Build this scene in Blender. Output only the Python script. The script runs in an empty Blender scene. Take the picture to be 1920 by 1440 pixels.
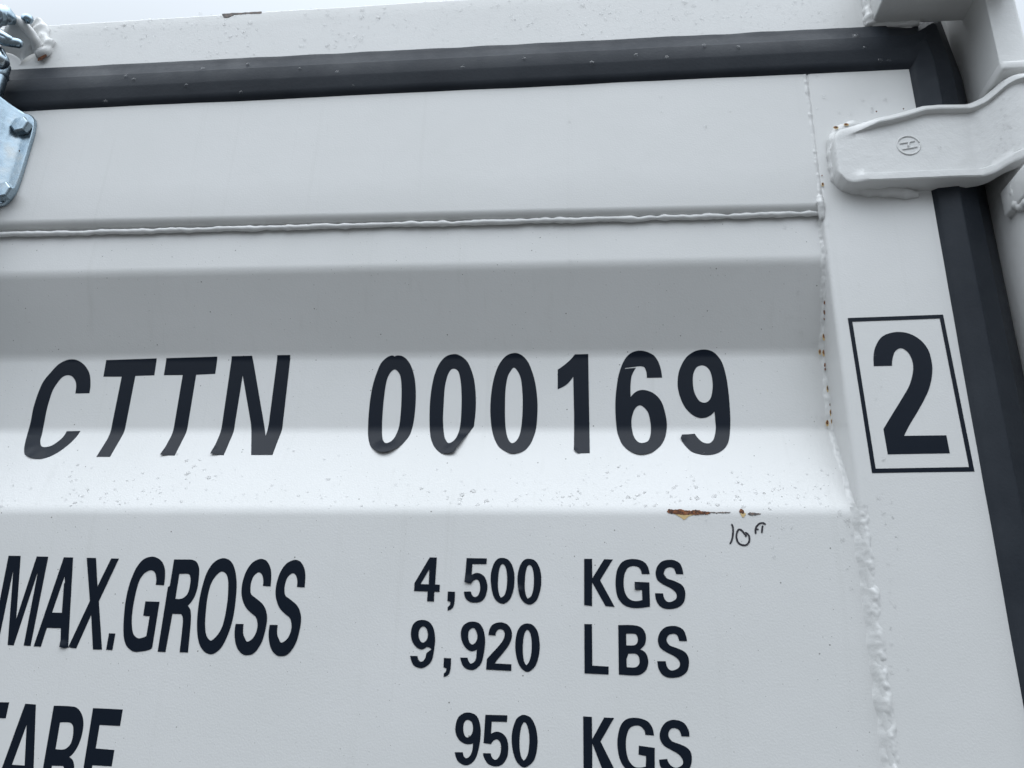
import bpy, bmesh, math, random
import numpy as np
from mathutils import Vector, Matrix, noise
from mathutils.geometry import tessellate_polygon

random.seed(7)
SC = bpy.context.scene
C = SC.collection

# ------------------------------------------------------------------ camera
F_PX, DIST, EYE_Z = 1500.0, 0.95, 1.60
VIEW = np.array([[0.99493961, 0.09679826, 0.02693079],      # right
                 [0.00819426, -0.34531617, 0.93845064],     # up
                 [-0.10014002, 0.93348103, 0.34436192]])    # forward
cam = bpy.data.cameras.new('camera')
cam.sensor_width = 36.0
cam.lens = 36.0 * F_PX / 1920.0
cam.clip_start, cam.clip_end = 0.02, 2000.0
cam_ob = bpy.data.objects.new('camera', cam)
C.objects.link(cam_ob)
m = Matrix.Identity(4)
for r in range(3):
    m[r][0], m[r][1], m[r][2] = VIEW[0][r], VIEW[1][r], -VIEW[2][r]
m[0][3], m[1][3], m[2][3] = 0.0, -DIST, EYE_Z
cam_ob.matrix_world = m
SC.camera = cam_ob

# ------------------------------------------------------------------ sky, sun, exposure (rainy overcast day)
CLOUD = 9.6
SUN_EL, SUN_AZ = math.radians(78), math.radians(-20)   # azimuth from straight in front of the door
world = bpy.data.worlds.new('World')
SC.world = world
world.use_nodes = True
wn, wl = world.node_tree.nodes, world.node_tree.links
wn.clear()
sky = wn.new('ShaderNodeTexSky')
sky.sky_type = 'NISHITA'
sky.sun_disc = False
sky.sun_elevation = SUN_EL
sky.sun_rotation = math.pi + SUN_AZ
sky.air_density, sky.dust_density, sky.ozone_density = 1.0, 1.0, 1.0
hsv = wn.new('ShaderNodeHueSaturation')
hsv.inputs['Saturation'].default_value = 0.42
bg = wn.new('ShaderNodeBackground')
bg.inputs['Strength'].default_value = 0.15
wo = wn.new('ShaderNodeOutputWorld')
wl.new(sky.outputs[0], hsv.inputs['Color'])
# closed cloud deck over the blue: brighter overhead than at the horizon
wtc = wn.new('ShaderNodeTexCoord'); wsx = wn.new('ShaderNodeSeparateXYZ')
wl.new(wtc.outputs['Generated'], wsx.inputs[0])
wmr = wn.new('ShaderNodeMapRange'); wmr.inputs['From Min'].default_value = 0.13; wmr.inputs['From Max'].default_value = 0.72
wmr.inputs['To Min'].default_value = CLOUD * 0.03; wmr.inputs['To Max'].default_value = CLOUD
wl.new(wsx.outputs['Z'], wmr.inputs['Value'])
wsd = wn.new('ShaderNodeMapRange'); wsd.inputs['From Min'].default_value = 0.10; wsd.inputs['From Max'].default_value = 0.62
wsd.inputs['To Min'].default_value = 1.0; wsd.inputs['To Max'].default_value = 0.37; wsd.interpolation_type = 'SMOOTHSTEP'
wl.new(wsx.outputs['Y'], wsd.inputs['Value'])
wml = wn.new('ShaderNodeMath'); wml.operation = 'MULTIPLY'
wl.new(wmr.outputs[0], wml.inputs[0]); wl.new(wsd.outputs[0], wml.inputs[1])
wcl = wn.new('ShaderNodeMix'); wcl.data_type = 'RGBA'; wcl.blend_type = 'MULTIPLY'; wcl.inputs[0].default_value = 1.0
wcl.inputs[7].default_value = (0.90, 0.985, 1.075, 1)
wl.new(wml.outputs[0], wcl.inputs[6])
wmx = wn.new('ShaderNodeMix'); wmx.data_type = 'RGBA'; wmx.inputs[0].default_value = 0.94
wl.new(hsv.outputs[0], wmx.inputs[6]); wl.new(wcl.outputs[2], wmx.inputs[7])
wl.new(wmx.outputs[2], bg.inputs[0])
wl.new(bg.outputs[0], wo.inputs[0])
sun = bpy.data.lights.new('sun', 'SUN')
sun.energy, sun.angle, sun.color = 0.5, math.radians(70), (1.0, 0.985, 0.96)
sun_ob = bpy.data.objects.new('sun', sun)
C.objects.link(sun_ob)
sd = Vector((math.sin(SUN_AZ) * math.cos(SUN_EL), -math.cos(SUN_AZ) * math.cos(SUN_EL), math.sin(SUN_EL)))
sun_ob.rotation_euler = sd.to_track_quat('Z', 'Y').to_euler()
vs = SC.view_settings
vs.view_transform, vs.look, vs.gamma, vs.use_curve_mapping = 'Standard', 'None', 1.0, False
vs.exposure = 0.95

# ------------------------------------------------------------------ measuring helpers
def ray(px, py):
    return VIEW.T @ np.array([(px - 960) / F_PX, -(py - 720) / F_PX, 1.0])
def on_plane(px, py, y=0.0):
    d = ray(px, py); t = (DIST + y) / d[1]
    return Vector((d[0] * t, y, EYE_Z + d[2] * t))

# the corrugated door sheet as a height field y = sheet_y(X, z)
XL, XR = -1.30, 0.3044                 # sheet, from beyond the locking bar to the stile
OUT_Y, DEEP_Y = 0.012, 0.065
def zline(a, b, y):                    # an edge of the sheet measured at two places
    p, q = on_plane(*a, y), on_plane(*b, y)
    k = (q.z - p.z) / (q.x - p.x)
    return p.z - k * p.x, k
Z_BOT = zline((0, 956), (1560, 957), OUT_Y)      # outer sheet -> upward-facing slope
Z_FOLD = zline((200, 808.5), (1550, 807), DEEP_Y)
Z_DEEP = zline((0, 673), (1535, 661), DEEP_Y)
Z_OUT = zline((0, 515), (1540, 486), OUT_Y)
RAIL_R = 0.0125
RAIL = zline((0, 412), (1535, 378.5), 0.0)         # where the top rail starts to turn under
GASK_IN = zline((50, 205), (1708, 125.4), 0.0)
GASK_OUT = zline((14.6, 131), (1634, 49.6), 0.0)
HEAD_TOP = zline((94.8, 43), (692.7, 5.5), 0.0)
PITCH = 0.345                                     # next corrugations further down the sheet
def sheet_raw(X, z):
    y = np.full(np.broadcast(X, z).shape, OUT_Y)
    for k in range(4):
        o = 0.5 * k + 0.0
        a, b, c, d = (L[0] + L[1] * X - (0 if k == 0 else 0.78 + (k - 1) * 0.42) for L in (Z_BOT, Z_FOLD, Z_DEEP, Z_OUT))
        t1 = np.clip((z - a) / (b - a), 0, 1)
        t2 = np.clip((d - z) / (d - c), 0, 1)
        y = y + (DEEP_Y - OUT_Y) * np.minimum(t1, t2)
    return y
def sheet_y(X, z, r=0.0065):
    X = np.asarray(X, float); z = np.asarray(z, float)
    return sum(sheet_raw(X, z + o * r) for o in np.linspace(-1, 1, 11)) / 11.0
_O = [0.0065 * (-1 + 0.25 * i) for i in range(9)]
def sheet_at(X, z):                               # the same height for one point of the upper part, quickly
    a, b, c, d = (L[0] + L[1] * X for L in (Z_BOT, Z_FOLD, Z_DEEP, Z_OUT))
    if z < a - 0.007 or z > d + 0.007: return OUT_Y
    s = 0.0
    for o in _O:
        q = z + o
        s += max(0.0, min(1.0, (q - a) / (b - a), (d - q) / (d - c)))
    return OUT_Y + (DEEP_Y - OUT_Y) * s / 9
def on_sheet(px, py):
    d = ray(px, py); lo, hi = -0.02, 0.10
    for _ in range(22):
        mid = 0.5 * (lo + hi); t = (DIST + mid) / d[1]
        if mid < sheet_at(d[0] * t, EYE_Z + d[2] * t): lo = mid
        else: hi = mid
    return on_plane(px, py, 0.5 * (lo + hi))
def nz(x, y, z=0.0):
    return noise.noise(Vector((x, y, z)))
def sstep(a, b, x):
    t = min(1.0, max(0.0, (x - a) / (b - a))); return t * t * (3 - 2 * t)

# ------------------------------------------------------------------ materials
def mat(name, base, rough=0.4, metal=0.0, **kw):
    M = bpy.data.materials.new(name); M.use_nodes = True
    b = M.node_tree.nodes['Principled BSDF']
    b.inputs['Base Color'].default_value = (*base, 1)
    b.inputs['Roughness'].default_value = rough
    b.inputs['Metallic'].default_value = metal
    for k, v in kw.items(): b.inputs[k.replace('_', ' ')].default_value = v
    return M
def nodes(M): return M.node_tree.nodes, M.node_tree.links, M.node_tree.nodes['Principled BSDF']
def tex_noise(N, L, scale, detail=3.0, rough=0.5, vec=None):
    t = N.new('ShaderNodeTexNoise'); t.inputs['Scale'].default_value = scale
    t.inputs['Detail'].default_value = detail; t.inputs['Roughness'].default_value = rough
    if vec is None:
        c = N.new('ShaderNodeTexCoord'); vec = c.outputs['Object']
    L.new(vec, t.inputs['Vector']); return t
def ramp(N, L, src, stops):
    r = N.new('ShaderNodeValToRGB'); e = r.color_ramp.elements
    e[0].position, e[0].color = stops[0][0], (*stops[0][1], 1)
    e[1].position, e[1].color = stops[-1][0], (*stops[-1][1], 1)
    for p, c in stops[1:-1]:
        n = e.new(p); n.color = (*c, 1)
    L.new(src, r.inputs[0]); return r
def bump(N, L, b, src, strength, dist):
    u = N.new('ShaderNodeBump'); u.inputs['Strength'].default_value = strength
    u.inputs['Distance'].default_value = dist
    L.new(src, u.inputs['Height']); L.new(u.outputs[0], b.inputs['Normal']); return u

def paint_mat(name, specks=0.0, lumpy=0.0):
    M = mat(name, (0.64, 0.64, 0.63), 0.36); N, L, b = nodes(M)
    tc = N.new('ShaderNodeTexCoord')
    big = tex_noise(N, L, 5.0, 4.0, 0.6, tc.outputs['Object'])
    col = ramp(N, L, big.outputs[0], [(0.3, (0.625, 0.627, 0.617)), (0.7, (0.655, 0.655, 0.648))])
    last = col.outputs[0]
    # faint rain streaks running down the paint
    mp = N.new('ShaderNodeMapping'); mp.inputs['Scale'].default_value = (60, 20, 1.2)
    L.new(tc.outputs['Object'], mp.inputs['Vector'])
    st = tex_noise(N, L, 1.0, 3.0, 0.6, mp.outputs[0])
    sr = ramp(N, L, st.outputs[0], [(0.60, (1, 1, 1)), (0.78, (0.945, 0.945, 0.94))])
    mx = N.new('ShaderNodeMix'); mx.data_type = 'RGBA'; mx.blend_type = 'MULTIPLY'; mx.inputs[0].default_value = 1.0
    L.new(last, mx.inputs[6]); L.new(sr.outputs[0], mx.inputs[7]); last = mx.outputs[2]
    if specks:
        for sc, thr, dark in ((85.0, 0.078, 0.40), (210.0, 0.105, 0.50)):
            v = N.new('ShaderNodeTexVoronoi'); v.inputs['Scale'].default_value = sc
            L.new(tc.outputs['Object'], v.inputs['Vector'])
            g = N.new('ShaderNodeMath'); g.operation = 'LESS_THAN'; g.inputs[1].default_value = thr
            L.new(v.outputs['Distance'], g.inputs[0])
            sp = N.new('ShaderNodeSeparateColor'); L.new(v.outputs['Color'], sp.inputs[0])
            h = N.new('ShaderNodeMath'); h.operation = 'LESS_THAN'; h.inputs[1].default_value = specks
            L.new(sp.outputs[0], h.inputs[0])
            k = N.new('ShaderNodeMath'); k.operation = 'MULTIPLY'
            L.new(g.outputs[0], k.inputs[0]); L.new(h.outputs[0], k.inputs[1])
            q = N.new('ShaderNodeMix'); q.data_type = 'RGBA'; q.inputs[7].default_value = (dark * .55, dark * .55, dark * .52, 1)
            L.new(k.outputs[0], q.inputs[0]); L.new(last, q.inputs[6]); last = q.outputs[2]
    L.new(last, b.inputs['Base Color'])
    fine = tex_noise(N, L, 420.0, 2.0, 0.5, tc.outputs['Object'])
    b1 = bump(N, L, b, fine.outputs[0], 0.15, 0.0012)
    wav = tex_noise(N, L, 70.0 if lumpy else 22.0, 3.0, 0.55, tc.outputs['Object'])
    b2 = N.new('ShaderNodeBump'); b2.inputs['Strength'].default_value = 0.25 + lumpy; b2.inputs['Distance'].default_value = 0.0012
    L.new(wav.outputs[0], b2.inputs['Height']); L.new(b2.outputs[0], b1.inputs['Normal'])
    return M
PAINT = paint_mat('white_paint')
PAINT_SPECK = paint_mat('white_paint_speckled', specks=0.13)
PAINT_LUMPY = paint_mat('white_paint_cast', lumpy=0.35)
VINYL = mat('black_vinyl', (0.006, 0.010, 0.018), 0.26, Specular_IOR_Level=0.15)
N, L, b = nodes(VINYL); t = tex_noise(N, L, 60, 2); bump(N, L, b, t.outputs[0], 0.12, 0.0008)
INK = mat('marker_ink', (0.012, 0.011, 0.018), 0.45)
RUBBER = mat('black_rubber', (0.030, 0.033, 0.040), 0.55, Specular_IOR_Level=0.16)
N, L, b = nodes(RUBBER); t = tex_noise(N, L, 9, 4, .6)
r_ = ramp(N, L, t.outputs[0], [(0.35, (0.018, 0.022, 0.029)), (0.7, (0.028, 0.033, 0.041))]); L.new(r_.outputs[0], b.inputs['Base Color'])
t2 = tex_noise(N, L, 240, 2); bump(N, L, b, t2.outputs[0], 0.25, 0.0008)
t3 = tex_noise(N, L, 16, 5, .65); r3 = ramp(N, L, t3.outputs[0], [(0.38, (.46, .46, .46)), (0.62, (.58, .58, .58))]); L.new(r3.outputs[0], b.inputs['Roughness'])
ZINC = mat('galvanised_steel', (0.42, 0.50, 0.56), 0.24, 1.0)
N, L, b = nodes(ZINC); t = tex_noise(N, L, 26, 4, .6)
r_ = ramp(N, L, t.outputs[0], [(0.3, (0.25, 0.32, 0.37)), (0.55, (0.34, 0.42, 0.48)), (0.75, (0.40, 0.43, 0.44))]); L.new(r_.outputs[0], b.inputs['Base Color'])
tz = tex_noise(N, L, 75, 5, .7); r2 = ramp(N, L, tz.outputs[0], [(0.35, (.18, .18, .18)), (0.68, (.36, .36, .36))]); L.new(r2.outputs[0], b.inputs['Roughness'])
t2 = tex_noise(N, L, 160, 3); bump(N, L, b, t2.outputs[0], 0.25, 0.0008)
RUST = mat('rust', (0.16, 0.055, 0.02), 0.85)
N, L, b = nodes(RUST); t = tex_noise(N, L, 330, 4, .7)
r_ = ramp(N, L, t.outputs[0], [(0.30, (0.018, 0.015, 0.016)), (0.47, (0.09, 0.035, 0.018)), (0.60, (0.26, 0.09, 0.028)), (0.75, (0.14, 0.12, 0.115))]); L.new(r_.outputs[0], b.inputs['Base Color'])
bump(N, L, b, t.outputs[0], 0.6, 0.0012)
STAIN = mat('rust_stain', (0.55, 0.40, 0.19), 0.6)
SCRAPE = mat('bare_steel', (0.10, 0.09, 0.09), 0.6, 0.3)
N, L, b = nodes(SCRAPE); t = tex_noise(N, L, 260, 4, .7)
r_ = ramp(N, L, t.outputs[0], [(0.3, (0.03, 0.027, 0.028)), (0.5, (0.13, 0.115, 0.11)), (0.7, (0.19, 0.12, 0.085))]); L.new(r_.outputs[0], b.inputs['Base Color'])
def water_mat(name, bend):
    M = bpy.data.materials.new(name); M.use_nodes = True
    N, L = M.node_tree.nodes, M.node_tree.links; N.clear()
    gl = N.new('ShaderNodeBsdfGlass'); gl.inputs['IOR'].default_value = 1.33; gl.inputs['Roughness'].default_value = 0.0
    tr = N.new('ShaderNodeBsdfTransparent'); gs = N.new('ShaderNodeBsdfGlossy'); gs.inputs['Roughness'].default_value = 0.03
    fr = N.new('ShaderNodeFresnel'); fr.inputs['IOR'].default_value = 1.33
    gm = N.new('ShaderNodeNewGeometry'); sb = N.new('ShaderNodeMath'); sb.operation = 'SUBTRACT'; sb.inputs[0].default_value = 1.0
    L.new(gm.outputs['Backfacing'], sb.inputs[1]); fm = N.new('ShaderNodeMath'); fm.operation = 'MULTIPLY'
    L.new(sb.outputs[0], fm.inputs[0]); L.new(fr.outputs[0], fm.inputs[1])
    m1 = N.new('ShaderNodeMixShader'); L.new(fm.outputs[0], m1.inputs[0]); L.new(tr.outputs[0], m1.inputs[1]); L.new(gs.outputs[0], m1.inputs[2])
    m2 = N.new('ShaderNodeMixShader'); m2.inputs[0].default_value = bend; L.new(m1.outputs[0], m2.inputs[1]); L.new(gl.outputs[0], m2.inputs[2])
    L.new(m2.outputs[0], N.new('ShaderNodeOutputMaterial').inputs[0])
    return M
WATER = water_mat('rain_water', 0.80)
WATER_FINE = water_mat('rain_water_bead', 0.52)
GROUND = mat('wet_gravel', (0.05, 0.049, 0.047), 0.7)
N, L, b = nodes(GROUND); t = tex_noise(N, L, 30, 6, .7)
r_ = ramp(N, L, t.outputs[0], [(0.3, (0.03, 0.0295, 0.029)), (0.7, (0.075, 0.073, 0.07))]); L.new(r_.outputs[0], b.inputs['Base Color'])

# ------------------------------------------------------------------ object helpers
ROOTS = {}
def thing(name, label, cat, loc=(0, 0, 0), group=None):
    o = bpy.data.objects.new(name, None); C.objects.link(o)
    o.empty_display_size = 0.05; o.location = loc
    o['label'] = label; o['category'] = cat
    if group: o['group'] = group
    ROOTS[o.name] = Vector(loc); return o
def base_of(parent):
    while parent is not None and parent.parent is not None: parent = parent.parent
    return ROOTS.get(parent.name, Vector()) if parent is not None else Vector()
def make(name, verts, faces, material, parent=None, smooth=True, label=None, angle=None):
    o0 = base_of(parent)
    me = bpy.data.meshes.new(name)
    me.from_pydata([tuple(Vector(v) - o0) for v in verts], [], [tuple(f) for f in faces])
    me.materials.append(material)
    bm = bmesh.new(); bm.from_mesh(me)
    bmesh.ops.recalc_face_normals(bm, faces=bm.faces)
    bm.to_mesh(me); bm.free()
    me.polygons.foreach_set('use_smooth', [smooth] * len(me.polygons))
    if smooth and angle: me.set_sharp_from_angle(angle=math.radians(angle))
    o = bpy.data.objects.new(name, me); C.objects.link(o)
    if parent is not None: o.parent = parent
    if label: o['label'] = label
    return o
def empty_part(name, parent, label=None):
    o = bpy.data.objects.new(name, None); C.objects.link(o); o.parent = parent
    if label: o['label'] = label
    return o
def box(name, lo, hi, material, parent, bevel=0.004, seg=3, label=None):
    o0 = base_of(parent)
    bm = bmesh.new(); bmesh.ops.create_cube(bm, size=1.0)
    lo, hi = Vector(lo), Vector(hi)
    for v in bm.verts:
        v.co = Vector(((lo[i] + hi[i]) / 2 + v.co[i] * (hi[i] - lo[i])) for i in range(3)) - o0
    if bevel: bmesh.ops.bevel(bm, geom=list(bm.edges), offset=bevel, segments=seg, profile=0.5, affect='EDGES')
    me = bpy.data.meshes.new(name); bm.to_mesh(me); bm.free(); me.materials.append(material)
    me.polygons.foreach_set('use_smooth', [True] * len(me.polygons)); me.set_sharp_from_angle(angle=math.radians(35))
    o = bpy.data.objects.new(name, me); C.objects.link(o); o.parent = parent
    if label: o['label'] = label
    return o
def grid_mesh(P):                       # P[i][j] -> verts, faces
    n, k = len(P), len(P[0])
    V = [p for row in P for p in row]
    Fs = [(i * k + j, (i + 1) * k + j, (i + 1) * k + j + 1, i * k + j + 1) for i in range(n - 1) for j in range(k - 1)]
    return V, Fs
def tube(path, radii, seg=10, wob=0.0, freq=150.0, flat=None, caps=True):
    """a round bead along PATH; wob roughens it like weld metal"""
    P = [Vector(p) for p in path]; V, Fs = [], []
    for i, p in enumerate(P):
        d = (P[min(i + 1, len(P) - 1)] - P[max(i - 1, 0)]).normalized()
        a = d.cross(Vector((0, 1, 0)))
        if a.length < 1e-4: a = d.cross(Vector((1, 0, 0)))
        a.normalize(); bb = d.cross(a).normalized()
        r = radii[i] if hasattr(radii, '__len__') else radii
        for j in range(seg):
            t = 2 * math.pi * j / seg
            q = p + (a * math.cos(t) + bb * math.sin(t) * (flat or 1.0)) * r
            if wob: q += (q - p) * wob * (nz(q.x * freq, q.y * freq, q.z * freq) + 0.5 * nz(q.x * freq * 2.3, q.y * freq * 2.3, q.z * freq * 2.3))
            V.append(q)
    n = len(P)
    for i in range(n - 1):
        for j in range(seg):
            Fs.append((i * seg + j, i * seg + (j + 1) % seg, (i + 1) * seg + (j + 1) % seg, (i + 1) * seg + j))
    if caps:
        Fs.append(tuple(range(seg))); Fs.append(tuple((n - 1) * seg + j for j in range(seg)))
    return V, Fs
def resample(pts, step):
    P = [Vector(p) for p in pts]; out = [P[0]]
    for a, c in zip(P, P[1:]):
        n = max(1, int((c - a).length / step))
        out += [a.lerp(c, k / n) for k in range(1, n + 1)]
    return out
def merge(*parts):
    V, Fs = [], []
    for v, f in parts:
        o = len(V); V += list(v); Fs += [tuple(i + o for i in q) for q in f]
    return V, Fs
def smooth_path(pts, sub=5):
    """closed outline; (x, y) is a smooth point, (x, y, 1) a corner"""
    n = len(pts); out = []
    for i in range(n):
        p0, p1, p2, p3 = pts[i - 1], pts[i], pts[(i + 1) % n], pts[(i + 2) % n]
        c1, c2 = len(p1) > 2, len(p2) > 2
        a, c = np.array(p1[:2], float), np.array(p2[:2], float)
        if c1 and c2:
            out.append(a); continue
        t1 = (c - np.array(p0[:2])) / 2 if not c1 else None
        t2 = (np.array(p3[:2]) - a) / 2 if not c2 else None
        ln = np.linalg.norm(c - a)
        def lim(t): 
            q = np.linalg.norm(t); return t * min(1.0, 1.25 * ln / max(q, 1e-9))
        if t1 is not None: t1 = lim(t1)
        if t2 is not None: t2 = lim(t2)
        if t1 is None: t1 = (c - a) * 1.5 - t2 * 0.5
        if t2 is None: t2 = (c - a) * 1.5 - t1 * 0.5
        for k in range(sub):
            s = k / sub; h = (2*s**3-3*s*s+1, s**3-2*s*s+s, -2*s**3+3*s*s, s**3-s*s)
            out.append(h[0]*a + h[1]*t1 + h[2]*c + h[3]*t2)
    return out
def corners(*pts): return [(p[0], p[1], 1) for p in pts]

FOLDS = []
def decal(name, loops, surf, material, parent, thick=0.0004, cuts=(), lifts=(), label=None, roughen=0.0):
    """a thin sheet stuck on a surface: LOOPS are outlines in measured positions, the first the outer one.
    lifts: (px, py, radius_m, height_m) - a spot where the sheet has come away from the paint"""
    L3 = []
    for lp in loops:
        pts = [surf(p[0], p[1]) for p in lp]
        if roughen: pts = [p + Vector((nz(p.x*700, p.z*700), 0, nz(p.x*700+9, p.z*700+5))) * roughen for p in pts]
        L3.append([Vector((p.x, p.z, 0)) for p in pts])
    tri = tessellate_polygon(L3)
    flat = [p for lp in L3 for p in lp]
    bm = bmesh.new(); vs_ = [bm.verts.new((p.x, p.y, 0)) for p in flat]
    for f in tri:
        try: bm.faces.new([vs_[i] for i in f])
        except ValueError: pass
    for cz in cuts:
        bmesh.ops.bisect_plane(bm, geom=list(bm.verts)+list(bm.edges)+list(bm.faces), plane_co=(0, cz, 0), plane_no=(0, 1, 0))
    LS = []
    for (lx, ly, R, H) in lifts:
        c = surf(lx, ly); LS.append((c.x, c.z, R, H))
        for k in range(-6, 7):
            for (co, no) in (((c.x + k * R / 6, 0, 0), (1, 0, 0)), ((0, c.z + k * R / 6, 0), (0, 1, 0))):
                bmesh.ops.bisect_plane(bm, geom=list(bm.verts)+list(bm.edges)+list(bm.faces), plane_co=co, plane_no=no)
    bm.verts.ensure_lookup_table()
    edge = [e for e in bm.edges if len(e.link_faces) == 1]
    pos = {}
    base_y = surf.y
    for v in bm.verts:
        X, Z = v.co.x, v.co.y
        y = float(base_y(X, Z)); lift = 0.0
        for (cx, cz, R, H) in LS:
            d = math.hypot(X - cx, Z - cz) / R
            if d < 1: lift += H * (1 - d) ** 2 * (1 + 2 * d)
        pos[v] = Vector((X, y - thick - lift, Z))
    back = {}
    for e in edge:
        for v in e.verts:
            if v not in back: back[v] = bm.verts.new((0, 0, 0))
    for e in edge:
        a, c = e.verts
        try: bm.faces.new((a, c, back[c], back[a]))
        except ValueError: pass
    for v, q in back.items(): pos[q] = pos[v] + Vector((0, thick * 1.3, 0))
    o0 = base_of(parent)
    for v, p in pos.items(): v.co = p - o0
    bmesh.ops.recalc_face_normals(bm, faces=bm.faces)
    me = bpy.data.meshes.new(name); bm.to_mesh(me); bm.free(); me.materials.append(material)
    me.polygons.foreach_set('use_smooth', [True] * len(me.polygons)); me.set_sharp_from_angle(angle=math.radians(30))
    o = bpy.data.objects.new(name, me); C.objects.link(o); o.parent = parent
    if label: o['label'] = label
    return o
class Plane:
    def __init__(s, y): s.h = y
    def __call__(s, px, py): return on_plane(px, py, s.h)
    def y(s, X, Z): return s.h
class Sheet:
    def __call__(s, px, py): return on_sheet(px, py)
    def y(s, X, Z): return sheet_at(X, Z)
SHEET, FACE = Sheet(), Plane(0.0)

# ------------------------------------------------------------------ ground
gv = [(-400, -400, 0), (400, -400, 0), (400, 400, 0), (-400, 400, 0)]
g = make('ground', gv, [(0, 1, 2, 3)], GROUND, smooth=False); g['kind'] = 'structure'
g['label'] = 'dark wet gravel yard the container stands on'

# ------------------------------------------------------------------ container frame: top beam, corner post, corner casting, hinge lugs
XP = 0.532                              # inner face of the corner post
POST_F = -0.0585
frame = root = thing('shipping_container', 'white steel shipping container end with corrugated door, black lettering and black rubber seal', 'shipping container', (0, 0.05, 0.12))
zt = lambda L, X: L[0] + L[1] * X
HY = 0.0035
def beam():
    xs = np.linspace(XL, 0.462, 90); rows = []
    for X in xs:
        zb, z1 = zt(GASK_OUT, X) - 0.03, zt(HEAD_TOP, X)
        prof = [(0.10, zb), (HY, zb)]
        prof += [(HY, zb + (z1 - 0.003 - zb) * k / 6) for k in range(1, 7)]
        for k in range(1, 7):
            a = math.pi / 2 * k / 6
            prof.append((HY + 0.003 - 0.003 * math.cos(a), z1 - 0.003 + 0.003 * math.sin(a)))
        prof += [(0.10, z1), (0.10, zb)]
        w = 0.0006 * nz(X * 9, 3.1)
        rows.append([Vector((X, y + w, z)) for y, z in prof])
    return grid_mesh(rows)
beam_ob = make('top_beam', *beam(), PAINT, frame, angle=40)
def post():
    # cross-section (x, y): inner face, small chamfer at the front, front face, outer corner
    sec = [(XP, 0.12), (XP, 0.02), (XP, POST_F + 0.003), (XP + 0.0008, POST_F + 0.0008), (XP + 0.003, POST_F),
           (XP + 0.034, POST_F), (XP + 0.039, POST_F + 0.003), (XP + 0.041, POST_F + 0.009), (XP + 0.041, 0.12)]
    zs = np.linspace(0.12, 2.62, 60)
    return grid_mesh([[Vector((x, y, z)) for x, y in sec] for z in zs])
make('corner_post', *post(), PAINT_LUMPY, frame, angle=40)
cc = on_plane(1634, 48, HY)
cast_ob = box('corner_casting', (cc.x, -0.125, cc.z), (XP + 0.045, 0.004, cc.z + 0.118), PAINT_LUMPY, frame, bevel=0.003)
box('added_sky_blocker', (0.440, 0.046, 2.38), (XP + 0.040, 0.115, cc.z + 0.116), PAINT, frame, bevel=0.002)  # added backing that blocks sky through the gap behind the casting
# weld beads where the casting meets the beam
pth = resample([(cc.x - 0.001, HY - 0.001, cc.z + 0.12), (cc.x - 0.001, HY - 0.001, cc.z - 0.002)], 0.004)
wv = tube(pth, [0.008 + 0.003 * nz(p.z * 60, 1) for p in pth], 10, 0.5, 110)
pth = resample([(cc.x, HY, cc.z), (cc.x + 0.035, HY, cc.z - 0.001), (cc.x + 0.065, HY, cc.z + 0.001)], 0.004)
wv2 = tube(pth, [0.0055 + 0.0015 * nz(p.x * 60, 4) for p in pth], 10, 0.35, 120)
make('weld', *wv, PAINT_LUMPY, cast_ob); make('weld', *wv2, PAINT_LUMPY, cast_ob)
# hinge lugs welded to the post above and below the hinge blade
def lug(z0, z1, name, slope):
    prof = [(-0.106, 0), (-0.106, 1), (-0.03, 1), (-0.03, 0)]
    x0 = XP - 0.008; bm = []
    return box(name, (x0, -0.075, z0), (XP + 0.11, -0.010, z1), PAINT_LUMPY, frame, bevel=0.004)
lug_a = lug(0.745 + EYE_Z, 0.760 + EYE_Z, 'hinge_lug', 0)
lug_b = lug(0.566 + EYE_Z, 0.6045 + EYE_Z, 'hinge_lug', 0)
pin = [Vector((XP + 0.085, -0.047, z)) for z in (EYE_Z + 0.55, EYE_Z + 0.78)]
make('hinge_pin', *tube(pin, 0.011, 20), ZINC, frame, angle=40)
# weld along the lug edges
pp = resample([on_plane(1877, 125, -0.07), on_plane(1893, 128, -0.07), on_plane(1935, 121, -0.07)], 0.003)
w1 = tube(pp, [0.0035 + 0.0015 * nz(p.x * 120, 7) for p in pp], 8, 0.6, 160)
pp = resample([(XP - 0.001, -0.036, EYE_Z + 0.598), (XP - 0.001, -0.034, EYE_Z + 0.575), (XP - 0.001, -0.040, EYE_Z + 0.563), (XP, -0.058, EYE_Z + 0.561)], 0.003)
w2 = tube(pp, [0.008 + 0.003 * nz(p.z * 90, 2) for p in pp], 9, 0.4, 120)
make('weld', *w1, PAINT_LUMPY, lug_a); make('weld', *w2, PAINT_LUMPY, lug_b)
# cam keeper: a bent white ear welded on the beam
def px_path(pts, y): return [on_plane(a * .15287, b_ * .15287, yy) for (a, b_, yy) in pts]
ear = [(470, 640, 0.0), (455, 575, -.006), (430, 500, -.014), (380, 410, -.022), (310, 330, -.029), (230, 260, -.034), (150, 225, -.035), (105, 240, -.03)]
pe = px_path(ear, 0)
sp = []
for i in range(len(pe) - 1):
    for k in range(6): sp.append(pe[i].lerp(pe[i + 1], k / 6))
sp.append(pe[-1])
rd = [0.0085 - 0.0020 * i / len(sp) for i in range(len(sp))]
e1 = tube(sp, rd, 14, 0.05, 60, flat=1.0)
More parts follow.
